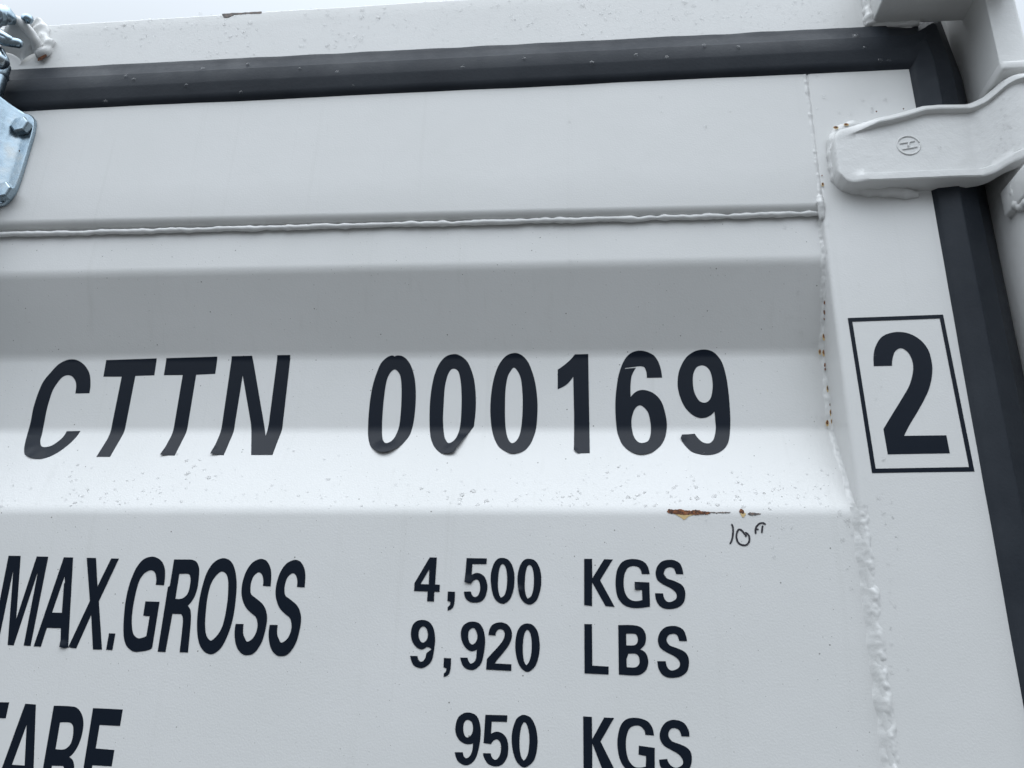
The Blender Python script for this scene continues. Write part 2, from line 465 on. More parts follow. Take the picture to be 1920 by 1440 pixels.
# thick plate between the ear's lip and the beam
rows = []
for i, p in enumerate(sp):
    q = Vector((p.x - 0.030, HY - 0.001, p.z - 0.022 - 0.012 * i / len(sp)))
    rows.append([p.lerp(q, k / 6) + Vector((0, -0.004 * math.sin(math.pi * k / 6), 0)) for k in range(7)])
e2 = grid_mesh(rows)
keep_ob = make('cam_keeper', *merge(e1, e2), PAINT_LUMPY, frame, angle=60)
pp = resample([on_plane(70, 45, HY), on_plane(84, 72, HY), on_plane(92, 84, HY), on_plane(88, 100, HY), on_plane(74, 104, HY)], 0.003)
kw = tube(pp, [0.010 + 0.005 * nz(p.x * 60, p.z * 60) for p in pp], 12, 0.45, 70)
make('weld', *kw, PAINT_LUMPY, keep_ob)
# scrape on the upper edge of the beam, rust at the keeper's weld
BEAM = Plane(HY)
decal('scrape', [smooth_path([(416, 26.5, 1), (430, 25), (460, 23.5), (490, 21.5, 1), (490, 25.5), (470, 26), (452, 27), (440, 28), (428, 33), (420, 33), (418, 29)])], BEAM, SCRAPE, beam_ob, roughen=0.001, label='long grey scrape through the paint of the top beam')
decal('rust_spot', [smooth_path([(73, 104), (78, 98), (85, 101), (88, 105), (82, 110), (76, 113), (71, 114)])], Plane(HY - 0.0065), RUST, keep_ob, roughen=0.001)

# ------------------------------------------------------------------ locking bar with its cam, at the left edge
rodp = on_plane(9, 150, -0.035)
RX, RY = rodp.x - 0.018, -0.035
ztop = on_plane(5, 150, -0.035).z + 0.03
bar = make('locking_bar', *tube([Vector((RX, RY, z)) for z in np.linspace(0.2, ztop, 12)], 0.017, 28), ZINC, root, angle=40, label='galvanised upright locking bar with a toothed cam on top')
def blob(name, pts, rads):
    P = [on_plane(a * .15287, b_ * .15287, y) for a, b_, y in pts]; Q, R_ = [], []
    for i in range(len(P) - 1):
        for k in range(6):
            Q.append(P[i].lerp(P[i + 1], k / 6)); R_.append(rads[i] + (rads[i + 1] - rads[i]) * k / 6)
    Q.append(P[-1]); R_.append(rads[-1])
    d0, d1 = (Q[0] - Q[1]).normalized(), (Q[-1] - Q[-2]).normalized()
    Q = [Q[0] + d0 * R_[0] * .6] + Q + [Q[-1] + d1 * R_[-1] * .6]; R_ = [R_[0] * .55] + R_ + [R_[-1] * .55]
    return tube(Q, R_, 16, 0.12, 60)
camparts = merge(
    blob('', [(-160, 260, -.050), (-40, 190, -.055), (60, 190, -.048), (150, 240, -.040)], [.016, .016, .015, .010]),
    blob('', [(300, 215, -.040), (350, 235, -.042), (352, 265, -.040)], [.006, .008, .006]),
    blob('', [(-200, 380, -.060), (-60, 440, -.062), (60, 500, -.060), (240, 535, -.052)], [.014, .011, .008, .007]),
    blob('', [(-40, 380, -.064), (40, 440, -.064), (130, 490, -.060)], [.006, .006, .006]),
    blob('', [(-180, 620, -.045), (-60, 680, -.052), (30, 760, -.048)], [.018, .016, .012]),
    blob('', [(-60, 900, -.036), (-10, 900, -.034)], [.024, .019]))
make('cam', *camparts, ZINC, bar)

# ------------------------------------------------------------------ the door leaf
door = root
def sheet_mesh():
    xs = np.linspace(XL, XR + 0.002, 70)
    z0, z1 = 0.30, zt(RAIL, 0) + 0.006
    zs = set(np.linspace(z0, z1, 150))
    for Lz in (Z_BOT, Z_FOLD, Z_DEEP, Z_OUT):
        zs |= set(np.linspace(Lz[0] - 0.018, Lz[0] + 0.018, 19))
    zs = np.array(sorted(zs))
    rows = []
    for X in xs:
        y = sheet_y(np.full(len(zs), X), zs)
        rows.append([Vector((X, y[j] + 0.0006 * nz(X * 4, zs[j] * 4, 2.0), zs[j])) for j in range(len(zs))])
    return grid_mesh(rows)
panel = make('door', *sheet_mesh(), PAINT_SPECK, root, label='white corrugated door leaf')
def rail_mesh():
    xs = np.linspace(XL, 0.3035, 80); rows = []
    for X in xs:
        zb, z1 = zt(RAIL, X), zt(GASK_IN, X) + 0.03
        R = RAIL_R; prof = [(0.06, zb - R), (R, zb - R)]
        for k in range(0, 9):
            a = math.pi / 2 * k / 8
            prof.append((R - R * math.sin(a), zb - R * math.cos(a)))
        prof += [(0.0, zb + (z1 - zb) * k / 8) for k in range(2, 9)] + [(0.06, z1)]
        rows.append([Vector((X, y + 0.0007 * nz(X * 5, z * 5, 8.0), z)) for y, z in prof])
    return grid_mesh(rows)
make('top_rail', *rail_mesh(), PAINT, panel, angle=50)
def stile_mesh():
    x0, x1 = 0.3044, 0.4735 * DIST
    zs = np.linspace(0.16, zt(GASK_IN, 0.44), 150); R = 0.007; rows = []
    for z in zs:
        sec = [(x0, 0.085), (x0, 0.04)]
        for k in range(0, 9):
            a = math.pi / 2 * k / 8
            sec.append((x0 + R - R * math.cos(a), R - R * math.sin(a)))
        sec += [(x0 + (x1 - x0) * t, 0.0) for t in (.2, .4, .6, .8, .97)] + [(x1 - 0.001, 0.0008), (x1, 0.003), (x1, 0.05)]
        rows.append([Vector((x, y + 0.0005 * nz(x * 6, z * 6, 5.0), z)) for x, y in sec])
    return grid_mesh(rows)
make('stile', *stile_mesh(), PAINT, panel, angle=60)

# rubber seal round the leaf: profile (across from the leaf outwards, y)
SEAL = [(-0.006, 0.002), (0.0, -0.0035), (0.003, -0.0060), (0.010, -0.0068), (0.026, -0.0100), (0.029, -0.0102), (0.030, -0.0088),
        (0.0535, -0.0090), (0.0550, -0.0084), (0.0560, -0.0066), (0.074, -0.0040), (0.083, -0.0010), (0.084, 0.003), (0.084, 0.012)]
def seal_mesh():
    rows = []
    xs = np.linspace(XL, 0.425, 150)
    W = 0.0865
    for X in xs:
        zi, zo = zt(GASK_IN, X), zt(GASK_OUT, X)
        k = (zo - zi) / 0.084
        w = 0.0007 * nz(X * 14, 1.0); w2 = 0.0012 * nz(X * 22, 6.0)
        rows.append([Vector((X, y + w, zi + t * k + (w2 if t > .08 else 0))) for t, y in SEAL])
    # corner: the strips are mitred and the outer lip is pushed up into the corner
    xi, zi = 0.4735 * DIST, zt(GASK_IN, 0.4735 * DIST)
    wv_ = XP - xi
    path = [(1652, 49.6, .001), (1672, 50.8, .003), (1690, 51, .006), (1704, 49.5, .010), (1718, 46, .016), (1732, 40.5, .023), (1744, 35.5, .030), (1753, 33, .034), (1759, 34, .034), (1763, 38, .034), (1768, 52, .034)]
    outer = [on_plane(a, b_, y) for a, b_, y in path]
    apex = outer[-1]
    outer += [Vector((XP + (apex.x - XP) * (1 - k / 5), 0.034, apex.z + (zi - apex.z) * k / 5)) for k in range(1, 6)]
    for i, o in enumerate(outer):
        xin = min(xi, 0.425 + 0.008 * (i + 1)); inn = Vector((xin, 0, zt(GASK_IN, xin)))
        row = []
        for t, y in SEAL:
            f = t / 0.084
            row.append(Vector((inn.x + (o.x - inn.x) * f, y + o.y * f ** 3, inn.z + (o.z - inn.z) * f)))
        rows.append(row)
    for z in np.linspace(zi - 0.004, 0.16, 120):
        w = 0.0007 * nz(z * 14, 3.0)
        rows.append([Vector((xi + t / 0.084 * wv_, y + w + 0.034 * (t / 0.084) ** 3, z)) for t, y in SEAL])
    return grid_mesh(rows)
make('rubber_seal', *seal_mesh(), RUBBER, door, angle=55)

# weld beads on the leaf
def weld_rail():
    a, c = on_plane(0, 440.5, OUT_Y - .0045), on_plane(1533, 401, OUT_Y - .0045)
    a = c + (a - c) * ((XL - c.x) / (a.x - c.x))
    c = Vector((XR - 0.002, c.y, c.z)); n = 900; P, R_ = [], []
    for i in range(n):
        p = a.lerp(c, i / (n - 1)); s = p.x
        p.z += 0.0013 * nz(s * 22, 0.3) + 0.0012 * nz(s * 70, 4.0)
        p.y += 0.0006 * nz(s * 40, 9.0)
        P.append(p); R_.append(0.0038 * (1 + 0.42 * nz(s * 30, 2.0) + 0.38 * nz(s * 85, 7.0)))
    return tube(P, R_, 10, 0.10, 140)
make('rail_weld', *weld_rail(), PAINT, panel)
def weld_side():
    # concave fillet between the recessed sheet and the side of the stile
    zA, zB = zt(RAIL, XR) - 0.006, zt(Z_BOT, XR) - 0.004
    rows = []
    for z in np.linspace(zA, zB, 460):
        y = sheet_at(XR, z); a = 0.0078 * (1 + 0.22 * nz(z * 42, 1.0) + 0.16 * nz(z * 120, 5.0)); row = []
        c2 = 0.0075 * (1 + 0.25 * nz(z * 50, 11.0)) 
        for k in range(11):
            t = k / 10
            bl = math.sin(math.pi * t) * (-0.0006 + 0.0016 * nz(z * 75, t * 1.5, 8.0) + 0.0009 * nz(z * 170, t * 3, 2.0))
            row.append(Vector((XR - a * (1 - t) ** 1.5 - bl * .7 + 0.0006 * t, y + 0.0008 * (1 - t) - c2 * t ** 1.5 - bl * .7, z)))
        rows.append(row)
    return grid_mesh(rows)
make('side_weld', *weld_side(), PAINT_LUMPY, panel)
def weld_lumps():
    # broad lumpy weld filling the joint of sheet and stile below the corrugation
    z1 = zt(Z_BOT, XR) + 0.004; rows = []
    for z in np.linspace(z1, 0.9, 520):
        row = []
        wl_ = 0.0098 * (1 + 0.25 * nz(z * 55, 1.0)); cx = 0.3075 + 0.0022 * nz(z * 38, 4)
        for j in range(15):
            u = -1 + 2 * j / 14
            x = cx + u * wl_
            h = (1 - u * u) * (0.0022 + 0.0016 * nz(z * 44, 8.0) + 0.0014 * nz(z * 95, u * 1.5, 3.0) + 0.0010 * nz(z * 210, u * 3.0, 5.0))
            base = OUT_Y + 0.0008 - (OUT_Y - 0.0003) * sstep(-1.0, 0.35, u)
            row.append(Vector((x, base - max(-0.001, h), z)))
        rows.append(row)
    return grid_mesh(rows)
make('joint_weld', *weld_lumps(), PAINT_LUMPY, panel)
def weld_seam():
    P, R_ = [], []
    for z in np.linspace(zt(GASK_IN, .3) - 0.002, zt(RAIL, .3) - 0.002, 260):
        P.append(Vector((0.3040 + 0.0012 * nz(z * 40, 2), 0.0050, z)))
        R_.append(0.0053 * (1 + 0.12 * nz(z * 60, 1) + .10 * nz(z * 160, 3)))
    a = tube(P, R_, 10, 0.10, 120)
    P = resample([(0.3030, 0.004, zt(RAIL, .3) + 0.016), (0.3035, 0.0, zt(RAIL, .3) - 0.004), (0.3045, 0.004, zt(RAIL, .3) - 0.026)], 0.002)
    c = tube(P, [0.0052 * math.sin(math.pi * (i + 1) / (len(P) + 1)) ** .5 * (1 + .35 * nz(i * .5, 3)) for i in range(len(P))], 12, .35, 120)
    return merge(a, c)
make('seam_weld', *weld_seam(), PAINT_LUMPY, panel)

# hinge blade welded on the stile, stepping forward over the seal to the pin
def blade_y(X): return -0.0255 - 0.053 * sstep(0.496, 0.546, X)
def world_at(px, py, off=0.0):
    y = -0.0255
    for _ in range(25):
        p = on_plane(px, py, y + off); y = 0.5 * y + 0.5 * blade_y(p.x)
    return on_plane(px, py, y + off)
TOPP = [(1563, 266), (1566.7, 250), (1570, 245.5), (1576, 241), (1595.7, 235.8), (1615.6, 229.7), (1643, 221), (1667.5, 216), (1695, 209), (1730, 198.3), (1757, 196.2), (1809.5, 195.4), (1826, 190), (1841.6, 182.7), (1862, 166), (1878, 152), (1894.5, 142.6), (1920, 137.4)]
BOTP = [(1563, 266), (1564, 285), (1566, 296), (1570, 317.5), (1577, 328), (1588, 337.4), (1599, 341.2), (1637, 342), (1730, 338), (1800, 335), (1842.5, 333.5), (1866, 326), (1894.5, 309), (1920, 298.5)]
tw = sorted((p.x, p.z) for p in (world_at(*q) for q in TOPP)); bw = sorted((p.x, p.z) for p in (world_at(*q) for q in BOTP))
def interp(tbl, x): return float(np.interp(x, [t[0] for t in tbl], [t[1] for t in tbl]))
BX0, BX1 = tw[0][0], XP + 0.080
def blade():
    xs = sorted(set(list(BX0 + 0.014 * (np.linspace(0, 1, 16) ** 2)) + list(np.linspace(BX0 + 0.016, BX1, 90))))
    rows = []
    for X in xs:
        zt_, zb_ = interp(tw, X), interp(bw, X); H = max(zt_ - zb_, 0.0004)
        yf = blade_y(X); th = 0.0255 if X < 0.47 else 0.0255 - 0.007 * sstep(.47, .5, X)
        at = 0.0085 * sstep(0.335, 0.385, X); ab = 0.0042 * sstep(0.340, 0.362, X)
        end = min(1.0, (X - BX0) / 0.004)
        cr = 0.0035 * end
        prof = [(0.0, th), (0.0, 0.0065), (0.0, 0.0022), (0.0006, 0.0006 - ab * .8), (0.0022, -ab), (0.0045, -ab)]
        prof += [(0.0085, -ab), (0.0115, -ab * 0.97), (0.0145, 0.0), (0.022, 0.0)]
        prof += [(H * .35, 0.0), (H * .5, 0.0), (H * .65, 0.0)]
        prof += [(H - 0.022, 0.0), (H - 0.0150, -at * .02), (H - 0.0130, -at * 0.95), (H - 0.0110, -at), (H - 0.0050, -at * .62), (H - 0.0008, 0.0012 - at * .2), (H, 0.004), (H, 0.008), (H, th)]
        row = []
        for dz, dy in prof:
            dz = min(max(dz, 0), H)
            if H < 0.05: dz = H * (prof.index((dz, dy)) / (len(prof) - 1)) if (dz, dy) in prof else dz
            dzz = zb_ + dz
            dd = dy + 0.0006 * nz(X * 40, dzz * 40, 3)
            if dy < 0.01: dd += 0.006 * (1 - end) ** 2
            row.append(Vector((X, yf + dd, dzz)))
        rows.append(row)
    V, Fs = grid_mesh(rows)
    k = len(rows[0]); Fs.append(tuple(range(k))); Fs.append(tuple(len(V) - k + j for j in range(k)))
    return V, Fs
hinge = make('hinge', *blade(), PAINT_LUMPY, door, angle=38)
kz0, kz1 = EYE_Z + 0.608, EYE_Z + 0.740
kn = [Vector((XP + 0.085, -0.047, z)) for z in np.linspace(kz0, kz1, 10)]
make('knuckle', *tube(kn, 0.030, 28, 0.02, 40), PAINT_LUMPY, hinge, angle=50)
# cast mark on the blade: a ring round two bars joined in the middle
ec = world_at(1703.4, 272.5)
def em(pts, r): return tube([ec + Vector((x, 0, z)) for x, z in pts], r, 8, 0.08, 200, flat=1.0)
er = 0.0145
ring = [(er * math.cos(t), er * .98 * math.sin(t)) for t in np.linspace(0.2, 2 * math.pi + 0.2, 41)]
bars = [em(ring, 0.0012), em([(-.0105, .0028), (-.004, .0040), (.0085, .0062)], 0.0013), em([(-.0085, -.0062), (0, -.0048), (.0105, -.0028)], 0.0013), em([(-.001, -.0045), (.001, .0045)], 0.0013)]
make('cast_mark', *merge(*bars), PAINT_LUMPY, hinge, label='round raised foundry mark with two joined bars')
# fillet weld round the blade's end
wp = resample([on_plane(*p, -0.002) for p in ((1625, 236), (1600, 240), (1573, 246), (1563, 260), (1562, 285), (1565, 315), (1570, 333), (1583, 347), (1606, 355), (1640, 358), (1690, 362), (1722, 366))], 0.003)
make('weld', *tube(wp, [0.0086 * (1 + 0.22 * nz(i * .25, 2)) * min(1, .35 + .12 * min(i, len(wp) - 1 - i)) for i in range(len(wp))], 12, 0.28, 70), PAINT_LUMPY, hinge)

# bracket that holds the locking bar, bolted to the leaf
BR = [(0, 191), (10, 199), (20, 207), (32, 211.5), (44, 213.6), (57, 217), (62.5, 223), (63.5, 231), (60, 250.6), (51, 280), (41, 315), (30.6, 347), (22, 364), (9, 379), (0, 383), (-30, 392), (-70, 390), (-105, 370), (-112, 330), (-100, 270), (-90, 225), (-70, 205), (-30, 188)]
lp = [on_plane(x, y, -0.006) for x, y in [tuple(p) for p in smooth_path(BR, 4)]]
def bracket():
    bm = bmesh.new()
    tri = tessellate_polygon([[Vector((p.x, p.z, 0)) for p in lp]])
    vs_ = [bm.verts.new((p.x, p.z, 0)) for p in lp]
    for f in tri:
        try: bm.faces.new([vs_[i] for i in f])
        except ValueError: pass
    for k in range(-18, 19):
        bmesh.ops.bisect_plane(bm, geom=list(bm.verts)+list(bm.edges)+list(bm.faces), plane_co=(RX + k * 0.005, 0, 0), plane_no=(1, 0, 0))
    bnd = [e for e in bm.edges if len(e.link_faces) == 1]
    top = {v: Vector((v.co.x, -0.0075 - 0.050 * math.exp(-((v.co.x - RX) / 0.030) ** 4), v.co.y)) for v in bm.verts}
    res = {}
    # rim: rounded edge then the side wall down to the paint
    rim1, rim2 = {}, {}
    for e in bnd:
        for v in e.verts:
            if v not in rim1: rim1[v] = bm.verts.new((0, 0, 0)); rim2[v] = bm.verts.new((0, 0, 0))
    cen = sum((Vector((p.x, 0, p.z)) for p in lp), Vector()) / len(lp)
    for v in rim1:
        d = (top[v] - cen); d.y = 0; d.normalize()
        res[rim1[v]] = top[v] + d * 0.0012 + Vector((0, 0.0014, 0)); res[rim2[v]] = top[v] + d * 0.0012 + Vector((0, 0.0072, 0))
    for e in bnd:
        a, c = e.verts
        for A, B in ((None, rim1), (rim1, rim2)):
            q = (a if A is None else A[a], c if A is None else A[c], B[c], B[a])
            try: bm.faces.new(q)
            except ValueError: pass
    res.update(top)
    bm.verts.index_update(); bm.verts.ensure_lookup_table()
    V = [res[v] for v in bm.verts]; Fs = [[v.index for v in f.verts] for f in bm.faces]
    bm.free(); return V, Fs
brk = make('bar_bracket', *bracket(), ZINC, door, angle=45, label='galvanised bracket plate with bolts over the locking bar')
for (bx, by) in ((38, 234), (5, 357)):
    p = on_plane(bx, by, -0.016); V, Fs = [], []
    R = 0.0150; rot = math.radians(12)
    lev = [(R * 1.0, 0.0), (R * 1.0, -0.0085), (R * .90, -0.0105), (R * .80, -0.0112)]
    for r, dy in lev:
        for j in range(6):
            a = rot + j * math.pi / 3; V.append((p.x + r * math.cos(a), -0.0085 + dy, p.z + r * math.sin(a)))
    for i in range(3):
        for j in range(6): Fs.append((i*6+j, i*6+(j+1)%6, (i+1)*6+(j+1)%6, (i+1)*6+j))
    Fs.append(tuple(range(18, 24)))
    make('bolt', V, Fs, ZINC, brk, smooth=False)
BPL = Plane(-0.0078)
for q in ([(19, 287), (22, 286), (21.5, 290), (19, 291)], [(13, 292), (15, 290), (15, 293), (13, 294)], [(8, 313), (12, 308), (12, 311), (9, 316)], [(14, 320), (16, 318), (16, 320), (14, 322)], [(35, 283), (37, 281), (36, 285)]):
    decal('scratch', [[tuple(p) for p in q]], BPL, SCRAPE, brk, roughen=0.0008)

# ------------------------------------------------------------------ lettering (stuck-on vinyl)
def T(ox, oy, s, pts): return [(ox + p[0] * s, oy + p[1] * s, 1) if len(p) > 2 else (ox + p[0] * s, oy + p[1] * s) for p in pts]
CA, CB, CC, CD = (0, 620, .19441), (300, 620, .19441), (660, 620, .19792), (1020, 620, .19792)
CE, CF, CG, CH = (0, 1020, 1/6), (280, 1020, 1/6), (740, 1020, .18051), (1060, 1020, .1875)
CI, CJ, CK = (0, 1290, .15625), (820, 1310, .27083), (1540, 560, .25)
def sh(pts, dx, dy): return [(p[0] + dx, p[1] + dy, *p[2:]) for p in pts]
def poly(*p): return corners(*p)
G_C = [(728,607,1),(863,604,1),(874,520),(868,430),(840,365),(800,318),(745,285),(690,277),(630,290),(560,330),(485,410),(420,490),(370,600),(325,740),(295,890),(262,1010),(238,1110),(236,1175),(255,1203),(310,1228),(390,1238),(470,1220),(560,1175),(650,1110),(710,1055),(750,1010),(777,967,1),(700,969),(645,970,1),(610,1025),(550,1078),(490,1112),(430,1123),(398,1110),(390,1060),(405,1000),(425,900),(450,770),(480,660),(510,575),(550,510),(600,450),(655,430),(700,445),(730,490),(736,540)]
G_T1 = poly((1025,285),(1512,268),(1490,432),(1307,438),(1205,955),(1188,1000),(1062,1218),(930,1218),(1035,1050),(1080,915),(1175,445),(998,445))
G_T2 = poly((62,266),(553,251),(533,417),(350,426),(262,955),(244,1005),(142,1206),(10,1200),(105,1025),(138,915),(220,429),(38,431))
G_N = poly((692,247),(888,243),(1010,940),(1018,1015),(1050,900),(1132,237),(1256,235),(1178,950),(1155,1015),(1085,1200),(880,1200),(882,990),(875,880),(798,430),(722,910),(712,970),(615,1203),(495,1190),(565,1030),(600,905))
G_0a = ([(405,246,1),(393,238),(375,236),(330,255),(275,310),(235,400),(200,510),(175,640),(160,780),(153,900),(153,1000),(170,1080),(200,1120),(250,1150),(310,1158),(370,1145),(450,1100),(520,1030),(560,960),(590,830),(605,640),(598,480),(570,360),(530,285),(480,243),(437,235),(412,241,1)],
        [(405,367),(450,410),(466,480),(470,600),(465,740),(450,890),(425,970),(385,1040),(335,1070),(305,1055),(288,1010),(285,900),(292,760),(305,620),(325,490),(355,410)])
G_0b = ([(970,222),(1030,240),(1090,290),(1130,370),(1160,480),(1173,620),(1172,760),(1155,910,1),(1100,980),(1040,1060),(990,1120,1),(970,1155),(900,1168),(840,1158),(790,1115),(760,1060),(742,990),(735,860),(738,700),(755,540),(785,410),(830,310),(890,245)],
        [(968,362),(1005,385),(1025,450),(1036,560),(1038,700),(1030,860),(1010,970),(975,1040),(920,1068),(885,1030),(870,960),(863,840),(870,680),(880,540),(905,430),(935,375)])
G_0c = ([(1535,212),(1600,228),(1660,285),(1700,370),(1735,490),(1755,640),(1757,780),(1745,920),(1720,1010),(1680,1090),(1620,1145),(1530,1165),(1470,1150),(1400,1110),(1360,1050),(1330,960),(1313,830),(1312,680),(1330,520),(1360,400),(1400,310),(1460,240)],
        [(1535,352),(1575,395),(1600,460),(1613,570),(1617,700),(1610,860),(1590,980),(1560,1040),(1520,1066),(1490,1045),(1465,980),(1452,870),(1450,720),(1455,560),(1475,440),(1500,390)])
G_1 = [(292,225,1),(419,222,1),(424,560,1),(430,900,1),(434,1160,1),(320,1162,1),(283,1130,1),(285,800,1),(277,437,1),(215,510),(130,556,1),(130,370,1),(200,320),(255,270)]
G_6 = ([(975,447,1),(1119,445,1),(1108,370),(1085,300),(1045,240),(985,205),(920,190),(850,200),(790,240),(745,310),(710,410),(690,520),(677,660),(678,800),(690,940),(710,1010),(750,1090),(820,1145),(890,1170),(960,1170),(1030,1150),(1100,1095),(1140,1030),(1160,950),(1162,860),(1140,750),(1110,670),(1060,610),(1000,575),(930,562),(870,580),(820,628,1),(820,520),(828,440),(850,385),(872,352,1),(765,362,1),(770,354,1),(880,340,1),(920,338),(950,348),(968,385)],
       [(908,706),(950,730),(985,775),(1003,840),(1013,920),(1008,990),(985,1045),(930,1065),(885,1050),(850,1000),(833,930),(828,860),(840,790),(865,735)])
G_9 = ([(1427,976,1),(1305,988,1),(1293,1020,1),(1330,1080),(1390,1140),(1450,1165),(1540,1178),(1630,1165),(1700,1125),(1740,1070),(1757,1000),(1765,860),(1758,700),(1740,520),(1715,390),(1680,290),(1620,215),(1560,185),(1495,180),(1420,200),(1350,250),(1305,320),(1275,400),(1265,500),(1275,580),(1305,670),(1350,745),(1410,800),(1470,826),(1530,824),(1580,800),(1615,765,1),(1622,850),(1627,930),(1610,1020),(1580,1060),(1545,1068),(1500,1055),(1460,1020)],
       [(1495,330),(1540,345),(1575,390),(1593,460),(1597,540),(1585,620),(1560,665),(1520,683),(1475,668),(1440,620),(1418,560),(1410,490),(1415,410),(1445,350)])
G_M = poly((98,132),(233,134),(183,850),(415,140),(543,143),(345,1147),(268,1143),(430,300),(155,1140),(88,1137),(152,285),(-22,1130),(-97,1128))
G_A = (poly((720,150),(822,151),(768,1150),(790,1160),(730,1172),(678,1160),(682,1142),(686,947),(528,943),(460,1155),(380,1152)), poly((728,360),(732,430),(721,450),(698,774),(586,771)))
G_X = poly((977,156),(1080,157),(1097,480),(1253,162),(1338,164),(1112,645),(1148,1188),(1047,1187),(1027,795),(858,1175),(795,1168),(776,1146),(1013,640))
G_dot = poly((1228,1004),(1298,1007),(1265,1194),(1195,1190))
G_G = [(1753,458,1),(1845,464,1),(1858,350),(1850,260),(1815,190),(1760,152),(1700,143),(1620,170),(1550,245),(1500,340),(1450,480),(1415,640),(1397,800),(1390,960),(1400,1080),(1435,1160),(1505,1210),(1600,1208),(1680,1190),(1712,1170,1),(1795,650,1),(1637,645,1),(1613,806,1),(1685,812,1),(1648,1035,1),(1600,1055),(1550,1058),(1505,1020),(1487,950),(1483,850),(1495,720),(1525,560),(1565,420),(1615,340),(1670,302),(1715,298),(1748,330),(1760,400)]
G_R = ([(280,174,1),(470,174,1),(530,200),(560,270),(558,370),(540,500),(500,610),(435,695,1),(460,735),(468,790),(465,900),(435,1220,1),(342,1217,1),(378,880),(372,810),(355,788,1),(260,785,1),(182,1215,1),(95,1211,1),(210,485,1),(232,470,1)],
       [(338,337,1),(440,337),(462,370),(462,440),(440,540),(400,595),(350,617),(293,616,1)])
G_O = ([(840,160),(900,180),(945,235),(972,330),(983,450),(975,600),(955,760),(925,900),(880,1030),(820,1150),(750,1220),(690,1240),(625,1215),(575,1150),(548,1060),(538,940),(543,800),(565,620),(605,450),(650,320),(710,225),(775,175)],
       [(825,310),(870,345),(888,420),(888,520),(880,640),(855,800),(820,930),(770,1020),(700,1085),(660,1060),(635,1000),(628,900),(635,770),(655,600),(690,460),(740,370),(785,325)])
G_S = [(1278,472,1),(1365,478,1),(1373,340),(1360,260),(1325,195),(1280,170),(1230,172),(1160,210),(1100,290),(1060,390),(1040,490),(1040,580),(1060,660),(1095,725),(1150,780),(1200,825),(1218,900),(1210,970),(1185,1030),(1150,1075),(1100,1098),(1075,1060),(1055,1000),(1060,900,1),(972,898,1),(960,1000),(970,1110),(1000,1190),(1050,1240),(1095,1250),(1160,1238),(1220,1180),(1270,1090),(1305,970),(1325,840),(1310,740),(1270,670),(1200,610),(1150,570),(1138,520),(1145,440),(1170,370),(1210,328),(1240,320),(1270,350),(1283,410)]
G_4 = (poly((365,138),(438,141),(420,420),(470,423),(466,497),(412,495),(408,597),(337,594),(343,492),(202,488),(207,405)), poly((360,262),(355,418),(268,417)))
G_com = [(553,493,1),(627,497,1),(622,600),(610,650),(590,675),(550,691,1),(552,655,1),(575,630),(578,600,1),(548,590,1)]
G_5 = [(748,146,1),(957,150,1),(954,209,1),(808,208,1),(800,320,1),(850,300),(900,312),(940,350),(962,420),(960,480),(940,550),(900,595),(840,609),(780,600),(735,560),(720,495,1),(792,493,1),(805,530),(830,550),(865,535),(885,490),(888,440),(880,395),(855,368),(820,380),(795,412,1),(760,406,1),(727,398,1)]
G_0d = ([(1120,144),(1175,160),(1215,210),(1240,290),(1245,380),(1235,470),(1205,560),(1165,605),(1120,620),(1070,600),(1030,550),(1008,470),(998,380),(1003,290),(1030,205),(1070,155)],
        [(1125,208),(1150,235),(1165,300),(1168,390),(1160,470),(1140,530),(1103,557,1),(1085,520),(1073,450),(1075,370),(1082,290),(1100,225)])
G_9a = ([(160,1162,1),(237,1163,1),(245,1195),(265,1220),(295,1215),(320,1180),(328,1137,1),(345,1120,1),(383,1093,1),(360,1075),(330,1070,1),(300,1090),(265,1093),(220,1065),(185,1015),(170,950),(175,880),(200,825),(250,793),(320,792),(370,820),(405,880),(420,980),(412,1080),(395,1180),(365,1240),(300,1285),(240,1283),(190,1250)],
        [(300,855),(330,880),(345,935),(335,990),(300,1023),(270,1010),(250,965),(252,905),(270,870)])
G_9b = ([(680,1179,1),(757,1181,1),(770,1220),(792,1242),(825,1225),(845,1190),(850,1140),(855,1093,1),(830,1108),(790,1112),(745,1085),(710,1035),(690,970),(690,900),(715,845),(770,810),(840,808),(890,835),(925,900),(940,1000),(932,1100),(910,1210),(880,1265),(825,1305),(760,1302),(710,1265)],
        [(820,872),(845,900),(860,960),(845,1015),(810,1043),(780,1025),(765,975),(768,915),(785,885)])
G_2 = [(975,945,1),(985,890),(1010,845),(1060,818),(1120,815),(1175,840),(1210,890),(1218,950),(1205,1010),(1170,1075),(1110,1150),(1060,1210),(1040,1240,1),(1213,1249,1),(1211,1318,1),(950,1303,1),(958,1195,1),(1010,1135),(1080,1060),(1125,1000),(1142,950),(1138,910),(1110,885),(1075,890),(1052,920),(1050,950,1)]
G_0f = ([(1380,825),(1440,845),(1485,910),(1503,1000),(1507,1080),(1495,1170),(1465,1260),(1420,1310),(1378,1328),(1330,1305),(1290,1250),(1265,1170),(1253,1075),(1260,970),(1285,885),(1325,840)],
        [(1380,890),(1405,920),(1420,980),(1424,1070),(1415,1160),(1395,1225),(1367,1260,1),(1345,1220),(1333,1150),(1332,1060),(1338,980),(1355,915)])
G_K = poly((188,148),(267,149),(270,342),(388,152),(475,155),(348,362),(493,628),(402,621),(268,383),(267,620),(188,611))
